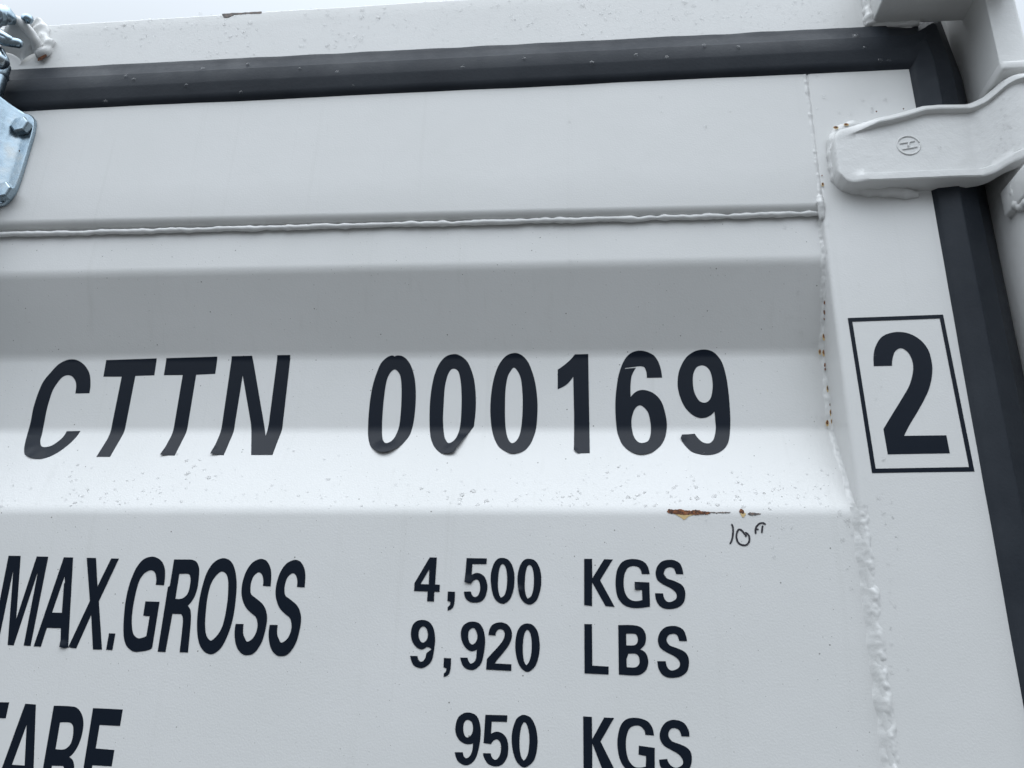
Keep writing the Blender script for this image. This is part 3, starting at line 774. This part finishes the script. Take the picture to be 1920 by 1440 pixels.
G_G2 = [(765,300,1),(843,301,1),(830,240),(800,190),(745,160),(670,150),(600,162),(550,200),(515,270),(502,370),(508,470),(530,545),(580,605),(650,635),(740,640),(847,625,1),(840,383,1),(693,378,1),(695,458,1),(766,460,1),(770,560,1),(720,570),(670,565),(625,535),(595,480),(583,400),(590,310),(620,245),(665,222),(715,225),(748,250)]
G_S2 = [(1107,300,1),(1180,302,1),(1170,250),(1145,195),(1090,163),(1030,158),(970,172),(925,215),(903,275),(908,330),(930,370),(980,405),(1050,440),(1095,475),(1113,510),(1105,550),(1060,577),(1020,577),(990,545),(977,493,1),(897,492,1),(908,560),(940,615),(990,645),(1060,650),(1130,632),(1180,590),(1198,530),(1195,460),(1160,405),(1090,370),(1020,345),(990,310),(985,285),(1005,245),(1050,232),(1085,245)]
G_S3 = [(920 + (p[0] - 897) * 1.046, 811 + (p[1] - 150) * 1.053, *p[2:]) for p in G_S2]
G_L = poly((190,800),(266,801),(270,1216),(433,1225),(432,1305),(192,1293))
G_B = ([(529,811,1),(670,811),(740,825),(785,862),(806,920),(800,990),(775,1030),(748,1053,1),(800,1085),(825,1140),(828,1200),(810,1255),(770,1295),(710,1314),(535,1305,1)],
       [(608,897,1),(690,897),(715,915),(725,955),(715,995),(685,1013),(610,1013,1)], [(630,1097,1),(700,1097),(730,1120),(742,1165),(735,1205),(700,1233),(614,1231,1),(612,1150,1)])
G_T3 = poly((-330,165),(112,172),(70,363),(-70,360),(-230,1290),(-345,1287),(-190,358),(-370,355))
G_A2 = (poly((305,188),(432,197),(405,960),(395,1290),(285,1290),(295,1080),(95,1070),(20,1285),(-95,1290),(25,960)), poly((322,440),(297,930),(145,920)))
G_R2 = ([(648,212,1),(830,218),(920,235),(980,310),(1003,420),(985,560),(940,690),(880,785),(832,828,1),(870,860),(890,920),(890,1010),(860,1300,1),(750,1298,1),(775,1010),(765,945),(745,935,1),(625,932,1),(570,1298,1),(460,1295,1)],
        [(722,413,1),(830,414),(870,440),(882,500),(870,610),(835,690),(770,735),(668,733,1)])
G_E = poly((1118,240),(1474,257),(1442,456),(1197,443),(1150,725),(1374,743),(1342,940),(1110,927),(1075,1140),(1305,1155),(1275,1350),(945,1330))
G_9c = ([(120,370,1),(176,371,1),(185,400),(200,412),(222,400),(240,365),(247,310,1),(225,315),(190,312),(150,285),(128,240),(126,190),(145,130),(190,98),(240,100),(280,130),(300,210),(295,300),(275,390),(250,435),(215,459),(180,458),(140,430)],
        [(215,147),(240,165),(247,210),(235,250),(210,268),(190,255),(180,215),(183,175),(195,153)])
G_5b = [(333,111,1),(485,115,1),(482,161,1),(377,158,1),(372,242,1),(410,228),(450,240),(480,275),(491,330),(485,400),(450,455),(400,469),(350,450),(320,400),(317,377,1),(370,378,1),(378,405),(400,423),(425,405),(440,360),(438,310),(415,282),(390,290),(372,315,1),(320,307,1)]
G_0g = ([(602,112),(645,130),(675,180),(690,240),(694,300),(685,380),(660,440),(605,476),(560,450),(530,390),(515,300),(520,220),(545,145),(575,118)],
        [(605,162),(622,185),(635,240),(637,300),(630,370),(615,410),(598,428,1),(580,400),(570,340),(570,270),(578,210),(590,175)])
G_K2 = poly((1010,122),(1070,126),(1072,280),(1155,130),(1224,133),(1130,296),(1262,560),(1170,560),(1073,310),(1073,560),(1012,556))
G_G3 = [(1440,250,1),(1500,255,1),(1490,205),(1460,160),(1410,138),(1350,132),(1300,148),(1265,195),(1247,280),(1250,360),(1268,430),(1300,480),(1350,515),(1420,530),(1505,520,1),(1505,340,1),(1395,325,1),(1393,387,1),(1445,397,1),(1443,470,1),(1400,477),(1360,468),(1325,425),(1308,360),(1307,280),(1325,215),(1355,190),(1400,188),(1430,215)]
G_S4 = [(1690,260,1),(1745,262,1),(1740,220),(1710,170),(1660,148),(1610,150),(1570,175),(1543,225),(1542,280),(1570,325),(1620,355),(1670,385),(1697,420),(1700,450),(1680,470),(1650,478),(1620,465),(1600,440),(1592,417,1),(1535,422,1),(1545,470),(1580,510),(1630,525),(1690,520),(1740,490),(1760,440),(1758,380),(1730,340),(1680,315),(1630,297),(1605,270),(1600,240),(1615,210),(1645,204),(1675,220)]
G_box = (poly((198,146),(912,120),(1148,1297),(380,1308)), poly((232,173),(888,148),(1107,1263),(407,1275)))
G_two = [(393,507,1),(530,503,1),(532,460),(550,400),(590,372),(630,385),(665,425),(687,490),(685,560),(660,650),(610,740),(530,870),(465,978,1),(498,1168,1),(963,1160,1),(937,1025,1),(620,1029,1),(660,950),(720,850),(780,740),(815,650),(832,540),(820,440),(790,365),(735,305),(660,263),(580,250),(510,260),(450,290),(410,350),(392,420)]

fold_cuts = [Z_FOLD[0] + k * 0.0026 for k in range(-5, 6)] + [Z_DEEP[0] + k * 0.0026 for k in range(-5, 6)]
def put(kind, frame_, glyph, parent, surf, cuts=(), lifts=(), label=None):
    loops = glyph if isinstance(glyph, tuple) else (glyph,)
    return decal(kind, [smooth_path(T(*frame_, lp_)) for lp_ in loops], surf, VINYL, parent, 0.0004, cuts, lifts, label)
pc = empty_part('code_letters', door, 'tall black vinyl letters CTTN bent over the fold')
put('letter', CA, G_C, pc, SHEET, fold_cuts, [(58, 858, .022, 0.0015)], 'vinyl letter C')
put('letter', CA, G_T1, pc, SHEET, fold_cuts, (), 'vinyl letter T')
put('letter', CB, G_T2, pc, SHEET, fold_cuts, [(302, 853, .014, 0.0025)], 'vinyl letter T with a curled foot')
put('letter', CB, G_N, pc, SHEET, fold_cuts, [(397, 851, .016, 0.0030)], 'vinyl letter N with a curled foot')
pd = empty_part('code_digits', door, 'tall black vinyl digits 000169 bent over the fold')
put('digit', CC, G_0a, pd, SHEET, fold_cuts, [(722, 850, .030, 0.0050)], 'vinyl digit 0 with a notch on top and peeling bottom')
put('digit', CC, G_0b, pd, SHEET, fold_cuts, [(866, 836, .030, 0.0045), (842, 851, .018, 0.0020)], 'vinyl digit 0 creased at lower right')
put('digit', CC, G_0c, pd, SHEET, fold_cuts, [(960, 850, .020, 0.0015)], 'vinyl digit 0')
put('digit', CD, G_1, pd, SHEET, fold_cuts, [(1078, 848, .010, 0.0015)], 'vinyl digit 1')
put('digit', CD, G_6, pd, SHEET, fold_cuts, [(1200, 850, .024, 0.0015)], 'vinyl digit 6 with a slit at its top')
put('digit', CD, G_9, pd, SHEET, fold_cuts, [(1277, 818, .012, 0.0020)], 'vinyl digit 9')
OUTS = SHEET
pg = empty_part('gross_wording', door, 'black vinyl words MAX.GROSS')
for nm, fr, gl, lf, lb in (('letter', CE, G_M, (), 'M'), ('letter', CE, G_A, [(116, 1213, .010, 0.0020)], 'A with a curled foot'), ('letter', CE, G_X, (), 'X'), ('full_stop', CE, G_dot, (), None), ('letter', CE, G_G, (), 'G'),
                           ('letter', CF, G_R, (), 'R'), ('letter', CF, G_O, (), 'O'), ('letter', CF, G_S, (), 'S'), ('letter', CF, sh(G_S, 383, 11), (), 'S')):
    put(nm, fr, gl, pg, OUTS, (), lf, 'vinyl letter ' + lb if lb else None)
pk = empty_part('gross_kilograms', door, 'small black vinyl line reading 4,500 KGS')
for nm, fr, gl, lf, lb in (('digit', CG, G_4, (), 'digit 4'), ('comma', CG, G_com, (), 'comma'), ('digit', CG, G_5, [(875, 1093, .012, 0.0015)], 'digit 5'), ('digit', CG, G_0d, (), 'digit 0'),
                           ('digit', CG, (sh(G_0d[0], 278, 9), sh(G_0d[1], 278, 9)), [(971, 1108, .008, 0.0015)], 'digit 0'), ('letter', CH, G_K, (), 'letter K'), ('letter', CH, G_G2, [(1190, 1106, .009, 0.0015)], 'letter G'), ('letter', CH, G_S2, (), 'letter S')):
    put(nm, fr, gl, pk, OUTS, (), lf, 'small vinyl ' + lb)
pl_ = empty_part('gross_pounds', door, 'small black vinyl line reading 9,920 LBS')
for nm, fr, gl, lf, lb in (('digit', CG, G_9a, (), 'digit 9 with a torn tail'), ('comma', CG, sh(G_com, -41, 690), (), 'comma'), ('digit', CG, G_9b, (), 'digit 9'), ('digit', CG, G_2, (), 'digit 2'), ('digit', CG, G_0f, (), 'digit 0'),
                           ('letter', CH, G_L, (), 'letter L'), ('letter', CH, G_B, (), 'letter B'), ('letter', CH, G_S3, (), 'letter S')):
    put(nm, fr, gl, pl_, OUTS, (), lf, 'small vinyl ' + lb)
pt = empty_part('tare_wording', door, 'black vinyl word TARE, cut by the lower edge of the picture')
for gl, lb in ((G_T3, 'T'), (G_A2, 'A'), (G_R2, 'R'), (G_E, 'E')): put('letter', CI, gl, pt, OUTS, (), (), 'vinyl letter ' + lb)
pn = empty_part('tare_kilograms', door, 'small black vinyl line reading 950 KGS')
for nm, gl, lb in (('digit', G_9c, 'digit 9'), ('digit', G_5b, 'digit 5'), ('digit', G_0g, 'digit 0'), ('letter', G_K2, 'letter K'), ('letter', G_G3, 'letter G'), ('letter', G_S4, 'letter S')):
    put(nm, CJ, gl, pn, OUTS, (), (), 'small vinyl ' + lb)
pb = empty_part('check_digit', door, 'black vinyl 2 inside a thin black box on the stile')
put('box_outline', CK, G_box, pb, FACE)
put('digit', CK, G_two, pb, FACE, (), (), 'vinyl digit 2')
# hand-written 10 FT in black marker
hw = empty_part('handwriting', door, 'marker pen note reading 10 FT under the rust scrape')
def stroke(pts, w=11.0, closed=False):
    P = [np.array((1200 + a * .15625, 920 + b_ * .15625)) for a, b_ in pts]; w *= .15625
    Q = []
    for i in range(len(P) - 1):
        p0, p1, p2, p3 = P[max(i-1, 0)], P[i], P[i+1], P[min(i+2, len(P)-1)]
        for k in range(6):
            s = k / 6; Q.append(0.5*((2*p1)+(-p0+p2)*s+(2*p0-5*p1+4*p2-p3)*s*s+(-p0+3*p1-3*p2+p3)*s**3))
    Q.append(P[-1]); Lf, Rt = [], []
    for i, q in enumerate(Q):
        d = Q[min(i+1, len(Q)-1)] - Q[max(i-1, 0)]; d = d / max(np.linalg.norm(d), 1e-6); n = np.array((-d[1], d[0]))
        ww = w * (1 + .18 * nz(i * .3, 2)); Lf.append(q + n * ww); Rt.append(q - n * ww)
    d0 = Q[0] - Q[1]; d0 /= np.linalg.norm(d0); d1 = Q[-1] - Q[-2]; d1 /= np.linalg.norm(d1)
    return [tuple(x) for x in [Q[0] + d0 * w] + Lf + [Q[-1] + d1 * w] + Rt[::-1]]
for nm, st, off in (('pen_stroke', [(1102,405),(1114,440),(1117,490),(1110,560),(1095,610),(1082,635)], .0003), ('pen_stroke', [(1275,545),(1250,512),(1225,482),(1195,465),(1170,485),(1157,540),(1165,595),(1190,635),(1240,655),(1285,645),(1312,600),(1308,545),(1285,515),(1262,505)], .0003),
                ('pen_stroke', [(1388,512),(1386,470),(1395,435),(1418,412)], .0003), ('pen_stroke', [(1462,502),(1466,460),(1470,425)], .0003)):
    decal(nm, [stroke(st)], OUTS, INK, hw, off)
decal('pen_stroke', [stroke([(1388,470),(1405,462),(1418,464)], 9)], OUTS, INK, hw, .0005)
decal('pen_stroke', [stroke([(1410,412),(1440,392),(1475,388),(1502,402)], 10)], OUTS, INK, hw, .0005)
# rust scrapes on the lower bend
rs = empty_part('rust_scrape', door, 'long rust-brown scrape along the lower bend with a yellow run')
L15 = (1200, 920, .15625)
decal('stain', [smooth_path(T(*L15, [(410,270),(520,262),(660,270),(640,292),(590,305),(555,335),(525,348),(490,322),(450,300)]))], OUTS, STAIN, rs, .0003, roughen=.0006)
decal('rust', [smooth_path(T(*L15, [(328,252),(345,226),(400,230),(470,224),(540,236),(600,240),(660,232),(700,235),(740,246),(800,252),(860,262),(830,278),(800,284),(740,284),(680,290),(600,288),(530,290),(450,284),(390,276),(350,268)]), 7)], OUTS, RUST, rs, .0006, roughen=.0011)
for cx, cy, w in ((880, 262, 22), (915, 265, 20), (950, 262, 24), (985, 264, 20), (1020, 263, 26), (1055, 262, 24)):
    decal('bare_patch', [smooth_path(T(*L15, [(cx-w, cy), (cx, cy-7), (cx+w, cy-2), (cx+w*.4, cy+6), (cx-w*.5, cy+5)]))], OUTS, SCRAPE, rs, .0004, roughen=.0009)
decal('stain', [smooth_path(T(*L15, [(1205,268),(1235,262),(1268,275),(1258,305),(1240,320),(1220,310)]))], OUTS, STAIN, rs, .0003, roughen=.0004)
decal('rust', [smooth_path(T(*L15, [(1192,258),(1200,224),(1222,222),(1240,236),(1250,262),(1235,278),(1212,268)]))], OUTS, RUST, rs, .0006, roughen=.0006)
decal('bare_patch', [smooth_path(T(*L15, [(1290,272),(1340,262),(1400,270),(1448,280),(1400,288),(1340,298),(1310,288)]))], OUTS, SCRAPE, rs, .0004, roughen=.0009)
# rust pits along the side weld and the hinge weld
def pit(px, py, w, h, y, parent_, stain=True):
    w *= .8; h *= .85
    s = Plane(y)
    if stain: decal('stain', [smooth_path([(px - w*1.5, py), (px, py - h*1.2), (px + w*1.5, py), (px + w, py + h*1.8), (px - w*.6, py + h*1.7)])], s, STAIN, parent_, .0003, roughen=.0004)
    decal('rust', [smooth_path([(px - w, py), (px, py - h), (px + w, py - h*.2), (px + w*.6, py + h), (px - w*.5, py + h*.9)])], s, RUST, parent_, .0006, roughen=.0005)
pits = empty_part('rust_pits', door, 'small rust pits along the side weld')
def bead_y(z): return sheet_at(XR, z) - 0.0040
for px, py, w, h in ((1545.5, 567, 1.6, 4), (1545.5, 584, 1.8, 7), (1545.5, 598, 1.2, 3), (1544.5, 629, 2.2, 6), (1537, 659, 2, 4), (1544.5, 660, 2.4, 5), (1546.5, 684, 1.8, 4), (1547, 692, 1.4, 3), (1552, 727, 2.2, 5), (1556.5, 758, 1.6, 3), (1558, 772, 2.2, 5), (1551, 792, 2.6, 4.5), (1560.5, 789, 2.4, 5), (1541, 329, 1.2, 1.6), (1542.5, 345, 2, 2.8)):
    yy = 0.0
    if py > 380:
        for _ in range(12): yy = bead_y(on_plane(px, py, yy).z)
    else: yy = -0.001
    pit(px, py, w, h, yy, pits, stain=(w > 1.9))
for px, py, w, h in ((1567, 238.5, 4.2, 2), (1586.5, 233, 4.2, 1.8)): pit(px, py, w, h, -0.0115, pits)
for px, py in ((1643, 183 + 26), (1694, 204)): pit(px, py, 1.6, 1.3, -0.011, pits, False)
pit(537, 422.5, 3, 1.6, OUT_Y - 0.0065, pits)

# ------------------------------------------------------------------ rain: single drops, and the fine spatter nobody could count
def dome(c, n, r, asp=1.0, h=0.42, seg=14, wob=0.0, seed=0):
    n = Vector(n).normalized(); up = Vector((0, 0, 1)); a = up.cross(n).normalized(); u = n.cross(a).normalized()
    V, Fs = [], []
    R_ = [(1.0, -0.06), (0.97, .10), (.86, .45), (.66, .75), (.38, .94)]
    for rr, hh in R_:
        for j in range(seg):
            t = 2 * math.pi * j / seg
            k = 1 + wob * nz(math.cos(t) * 1.5 + seed, math.sin(t) * 1.5, seed * 1.7)
            sag = 1.0 - 0.12 * math.sin(t)
            V.append(c + a * (r * rr * math.cos(t) * k * sag) + u * (r * asp * rr * math.sin(t) * k) + n * (hh * h * r))
    V.append(c + n * (h * r)); top = len(V) - 1
    for i in range(4):
        for j in range(seg): Fs.append((i*seg+j, i*seg+(j+1)%seg, (i+1)*seg+(j+1)%seg, (i+1)*seg+j))
    for j in range(seg): Fs.append((4*seg+j, 4*seg+(j+1)%seg, top))
    return V, Fs
def sheet_n(X, z):
    dz = (sheet_at(X, z + .002) - sheet_at(X, z - .002)) / .004
    return Vector((0, -1, dz)).normalized()
def seal_y(t): return float(np.interp(t, [s[0] for s in SEAL], [s[1] for s in SEAL]))
def spot(zone, px, py):
    """point and normal on the named surface"""
    if zone == 'beam': return on_plane(px, py, HY), Vector((0, -1, 0))
    if zone == 'leaf': return on_plane(px, py, 0.0), Vector((0, -1, 0))
    if zone == 'sheet':
        p = on_sheet(px, py); return p, sheet_n(p.x, p.z)
    if zone == 'seal':
        y = -0.008
        for _ in range(8):
            p = on_plane(px, py, y); y = seal_y((p.z - zt(GASK_IN, p.x)) / (zt(GASK_OUT, p.x) - zt(GASK_IN, p.x)) * .084)
        return on_plane(px, py, y), Vector((0, -1, 0))
    if zone == 'blade':
        p = world_at(px, py); d = (blade_y(p.x + .001) - blade_y(p.x - .001)) / .002
        return p, Vector((d, -1, 0)).normalized()
LAB = {'beam': 'clear raindrop beaded on the white top beam above the black seal',
       'seal': 'clear raindrop clinging to the black rubber seal',
       'leaf': 'clear raindrop on the flat white rail and stile of the door',
       'slope': 'clear flat raindrop lying on the bright slope under the tall lettering',
       'sheet': 'clear raindrop on the flat or shaded bands of the corrugated white sheet',
       'blade': 'clear raindrop on the white cast hinge blade'}
def drop(zone, px, py, r_px, asp=1.0, h=0.50, lab=None, wob=0.15):
    p, n = spot(zone, px, py)
    r = r_px * (p - Vector((0, -DIST, EYE_Z))).length / F_PX * 1.0
    V, Fs = dome(Vector(), n, r, asp, h, 14, wob, px * .37 + py)
    me = bpy.data.meshes.new('water_drop'); me.from_pydata([tuple(v) for v in V], [], Fs); me.materials.append(WATER if lab == 'slope' else WATER_FINE)
    me.polygons.foreach_set('use_smooth', [True] * len(me.polygons))
    o = bpy.data.objects.new('water_drop', me); C.objects.link(o); o.location = p
    o['label'] = LAB[lab or zone]; o['category'] = 'water drop'; o['group'] = {'beam': 'raindrops on the top beam', 'seal': 'raindrops on the seal', 'leaf': 'raindrops on the rail and stile', 'slope': 'raindrops on the bright slope', 'sheet': 'raindrops on the sheet', 'blade': 'raindrops on the hinge'}[lab or zone]
# placed from what the picture shows: (position, radius)
for px, py, r in ((113, 51, 2.6), (134, 52, 2.4), (198, 53, 3.4), (231, 46, 3.6), (281, 38, 3.4), (219, 53, 2), (236, 69, 2), (375, 27, 4), (469, 43, 4), (457, 59, 3), (464, 67, 2.6), (481, 56, 2.5), (421, 46, 2.4), (431, 69, 2.6), (408, 52, 2), (466, 86, 2.6), (572, 27, 2.6), (614, 27, 3), (623, 33, 2.6), (609, 47, 2.6), (571, 75, 2.6), (565, 87, 3.2), (613, 86, 3), (665, 69, 3), (676, 74, 3.6), (678, 32, 4), (679, 18, 3.6), (656, 87, 2.4), (666, 86, 2.4), (709, 34, 4), (721, 15, 2.6), (739, 46, 2.4), (797, 4, 2.4), (864, 19, 2.8), (933, 10, 3.6), (963, 36, 3.4), (989, 48, 2.6), (998, 43, 2.6), (1092, 10, 4), (1092, 63, 3), (1098, 46, 2.4), (1127, 27, 2.8), (1136, 36, 3), (1143, 25, 2.6), (1128, 59, 2.6), (1134, 18, 2.2), (1284, 4, 4.6), (1287, 25, 3), (1302, 11, 2.6), (1305, 44, 2.8), (1315, 35, 2.4), (1345, 22, 2), (1490, 3, 2.4), (1355, 33, 2)):
    drop('beam', px, py, r, 1.15)
for px, py, r in ((236, 143, 3.4), (251, 149, 3), (380, 130, 3.8), (350, 160, 3.4), (464, 121, 3.4), (452, 173, 3.6), (562, 129, 3), (632, 136, 4), (662, 161, 3), (198, 191, 4), (867, 127, 4.6), (984, 110, 3.6), (1110, 118, 4.6), (1192, 104, 4.4), (1250, 109, 5), (1320, 86, 3.8), (1384, 89, 3.8), (1605, 70, 6), (1621, 90, 3.4), (1650, 113, 4.4), (1667, 113, 4)):
    drop('seal', px, py, r, 1.1)
for px, py, r in ((1239, 182, 2.8), (1241, 211, 2.4), (1368, 210, 2), (1068, 228, 2.2), (1322, 238, 3.2), (1545, 181, 3.4), (1532, 142, 2), (1618, 187, 2.8), (1660, 188, 2.8), (1636, 203, 2.6), (1635, 209, 2.6), (1532, 204, 1.8), (1573, 212, 2), (1596, 215, 2), (1512, 340, 1.6), (586, 272, 1.8), (1597, 451, 1.6), (1584, 428, 1.6), (1552, 422, 2.6), (1583, 393, 1.6), (1585, 514, 1.6), (1610, 534, 1.6), (1640, 667, 2), (1652, 725, 1.8), (1642, 749, 2.2), (1657, 862, 3.2), (1647, 934, 3), (1671, 942, 2), (1672, 968, 2), (1656, 962, 3.2), (1660, 982, 2), (1675, 971, 2), (1681, 1006, 2.6), (1684, 1028, 2.4), (1665, 1058, 2.4), (1669, 1089, 2), (1669, 1111, 2), (1670, 1128, 2), (1678, 1137, 2.2), (1670, 1178, 2.2), (1671, 1208, 2.4), (1670, 1247, 2.2), (1672, 1262, 2.4), (1703, 1255, 1.8)):
    drop('leaf', px, py, r, 1.2)
for px, py, r in ((1497, 504.5, 2.4), (1499, 525, 2), (1496.5, 548, 2.8), (1498.5, 575, 2), (1499.5, 596.5, 2.4), (1502, 623, 3.4), (1525, 643, 2.8), (1475, 595, 1.8), (1468, 656, 2.2), (1512, 680, 2), (1484.5, 594, 2.2), (1471, 427, 2.8), (1068, 488, 3.4), (663, 505, 3), (1531, 782, 2.2), (1541, 784, 2.6), (1531, 799, 3), (1575, 962, 3.8), (1591, 976, 3.4), (1585, 976, 3), (1589, 985, 3), (1579, 1012, 3.6), (1597, 1002, 3), (1584, 1035, 2), (1588, 1068, 2.2), (1596, 1104, 3), (1484, 990, 2.4), (1468, 991, 2.4), (1449, 1027, 2), (1451, 1044, 2.6), (1324, 975, 2), (1041, 424, 2.4), (1038, 427, 2), (920, 411, 4.4), (935, 414, 5), (978, 410, 2.4), (1485.5, 392, 4.2), (1471, 391, 2.8), (1520, 400, 2.4), (1040, 423, 2)):
    drop('sheet', px, py, r, 1.2)
for px, py, r in ((866, 928, 5.4), (887, 921, 5.2), (863, 936, 5), (912, 939, 5.4), (896, 946, 4), (862, 945, 3.4), (790, 916, 3.6), (834, 921, 3.4), (742, 909, 3), (1178, 932, 4.2), (1195, 929, 3.6), (1305, 913, 4.2), (1307, 934, 5), (1340, 930, 3.8), (1345, 947, 4), (1263, 915, 3.2), (1210, 949, 3.4), (1139, 886, 3.4), (1395, 950, 4), (1417, 924, 3.4), (1443, 954, 3), (1372, 885, 3), (1383, 904, 3), (1382, 931, 3.6), (1068, 931, 3.2), (1055, 932, 3), (1208, 924, 2.6), (1148, 920, 2.4), (1083, 935, 3), (1258, 931, 2.6), (1275, 939, 2.4), (1020, 918, 2.4), (350, 864, 4), (364, 875, 4), (375, 862, 3), (352, 887, 5), (391, 896, 5), (405, 893, 3), (383, 881, 3.2), (615, 899, 4.2), (608, 862, 2.6), (550, 846, 2.4), (540, 842, 2.4), (146, 872, 3), (560, 930, 3), (480, 935, 3), (300, 925, 3), (220, 940, 3)):
    drop('sheet', px, py, r, 0.85, 0.24, 'slope', 0.7)
for px, py, r in ((1721, 220, 2.8), (1761.5, 276.5, 3.2), (1868, 307, 2), (1613, 240, 3), (1600, 242, 2.4), (1609, 239, 2.4), (1557.5, 274, 3)):
    drop('blade', px, py, r, 1.1)
for px, py in ((1880, 185), (1893, 183), (1877, 205), (1884, 218), (1881, 233), (1889, 236), (1894, 240), (1881, 245), (1876, 259), (1885, 268), (1893, 258), (1862, 262), (1868, 283), (1874, 273), (1880, 277), (1886, 281), (1878, 291), (1865, 296), (1900, 270), (1892, 290)):
    drop('blade', px + 1, py, 2.0, 1.1)
# fine spatter
rnd = random.Random(3); SV, SF = [], []
def spray(zone, n, box_, rmin, rmax, h=0.45, asp=1.1, keep=None):
    k = 0
    while k < n:
        px, py = rnd.uniform(box_[0], box_[2]), rnd.uniform(box_[1], box_[3])
        if keep and not keep(px, py): continue
        k += 1
        p, nn = spot(zone, px, py); r = (rmin + (rmax - rmin) * rnd.random() ** 2.5) * (p - Vector((0, -DIST, EYE_Z))).length / F_PX
        v, f = dome(p, nn, r, asp, h, 9, 0.3, rnd.random() * 50)
        o = len(SV); SV.extend(v); SF.extend([tuple(i + o for i in q) for q in f])
top_of = lambda px: 43 + (px - 94.8) * (5.5 - 43) / 598 + 3
seal_of = lambda px: 131 + (px - 14.6) * (49.6 - 131) / 1619 - 3
spray('beam', 950, (100, 0, 1610, 130), 0.6, 2.0, keep=lambda x, y: top_of(x) < y < seal_of(x) and rnd.random() < 0.55 + 0.45 * nz(x * .01, y * .03))
spray('beam', 60, (1400, 0, 1610, 60), 0.6, 1.6, keep=lambda x, y: y < seal_of(x))
SLOPE = [len(SV), 0]
spray('sheet', 560, (0, 850, 1560, 950), 0.8, 3.0, 0.22, 0.85, keep=lambda x, y: rnd.random() < ((y - 835) / 115) ** 1.3)
SLOPE[1] = len(SV)
spray('sheet', 60, (1480, 500, 1530, 950), 0.6, 1.6)
spray('sheet', 90, (0, 400, 1500, 950), 0.5, 1.3)
spray('leaf', 70, (1560, 380, 1700, 1300), 0.5, 1.2, keep=lambda x, y: abs(x - (1585 + (y - 390) * .11)) < 35)
spray('leaf', 60, (60, 210, 1700, 380), 0.5, 1.3, keep=lambda x, y: y > 207 - x * .048 + 8 and y < 410 - x * .02 and not (x > 1550 and y > 200))
sp_ = make('rain_spatter', SV, SF, WATER); sp_['kind'] = 'stuff'; sp_['label'] = 'fine rain spatter over the white steel'
sp_.data.materials.append(WATER_FINE)
sp_.data.polygons.foreach_set('material_index', [0 if SLOPE[0] <= p.vertices[0] < SLOPE[1] else 1 for p in sp_.data.polygons])
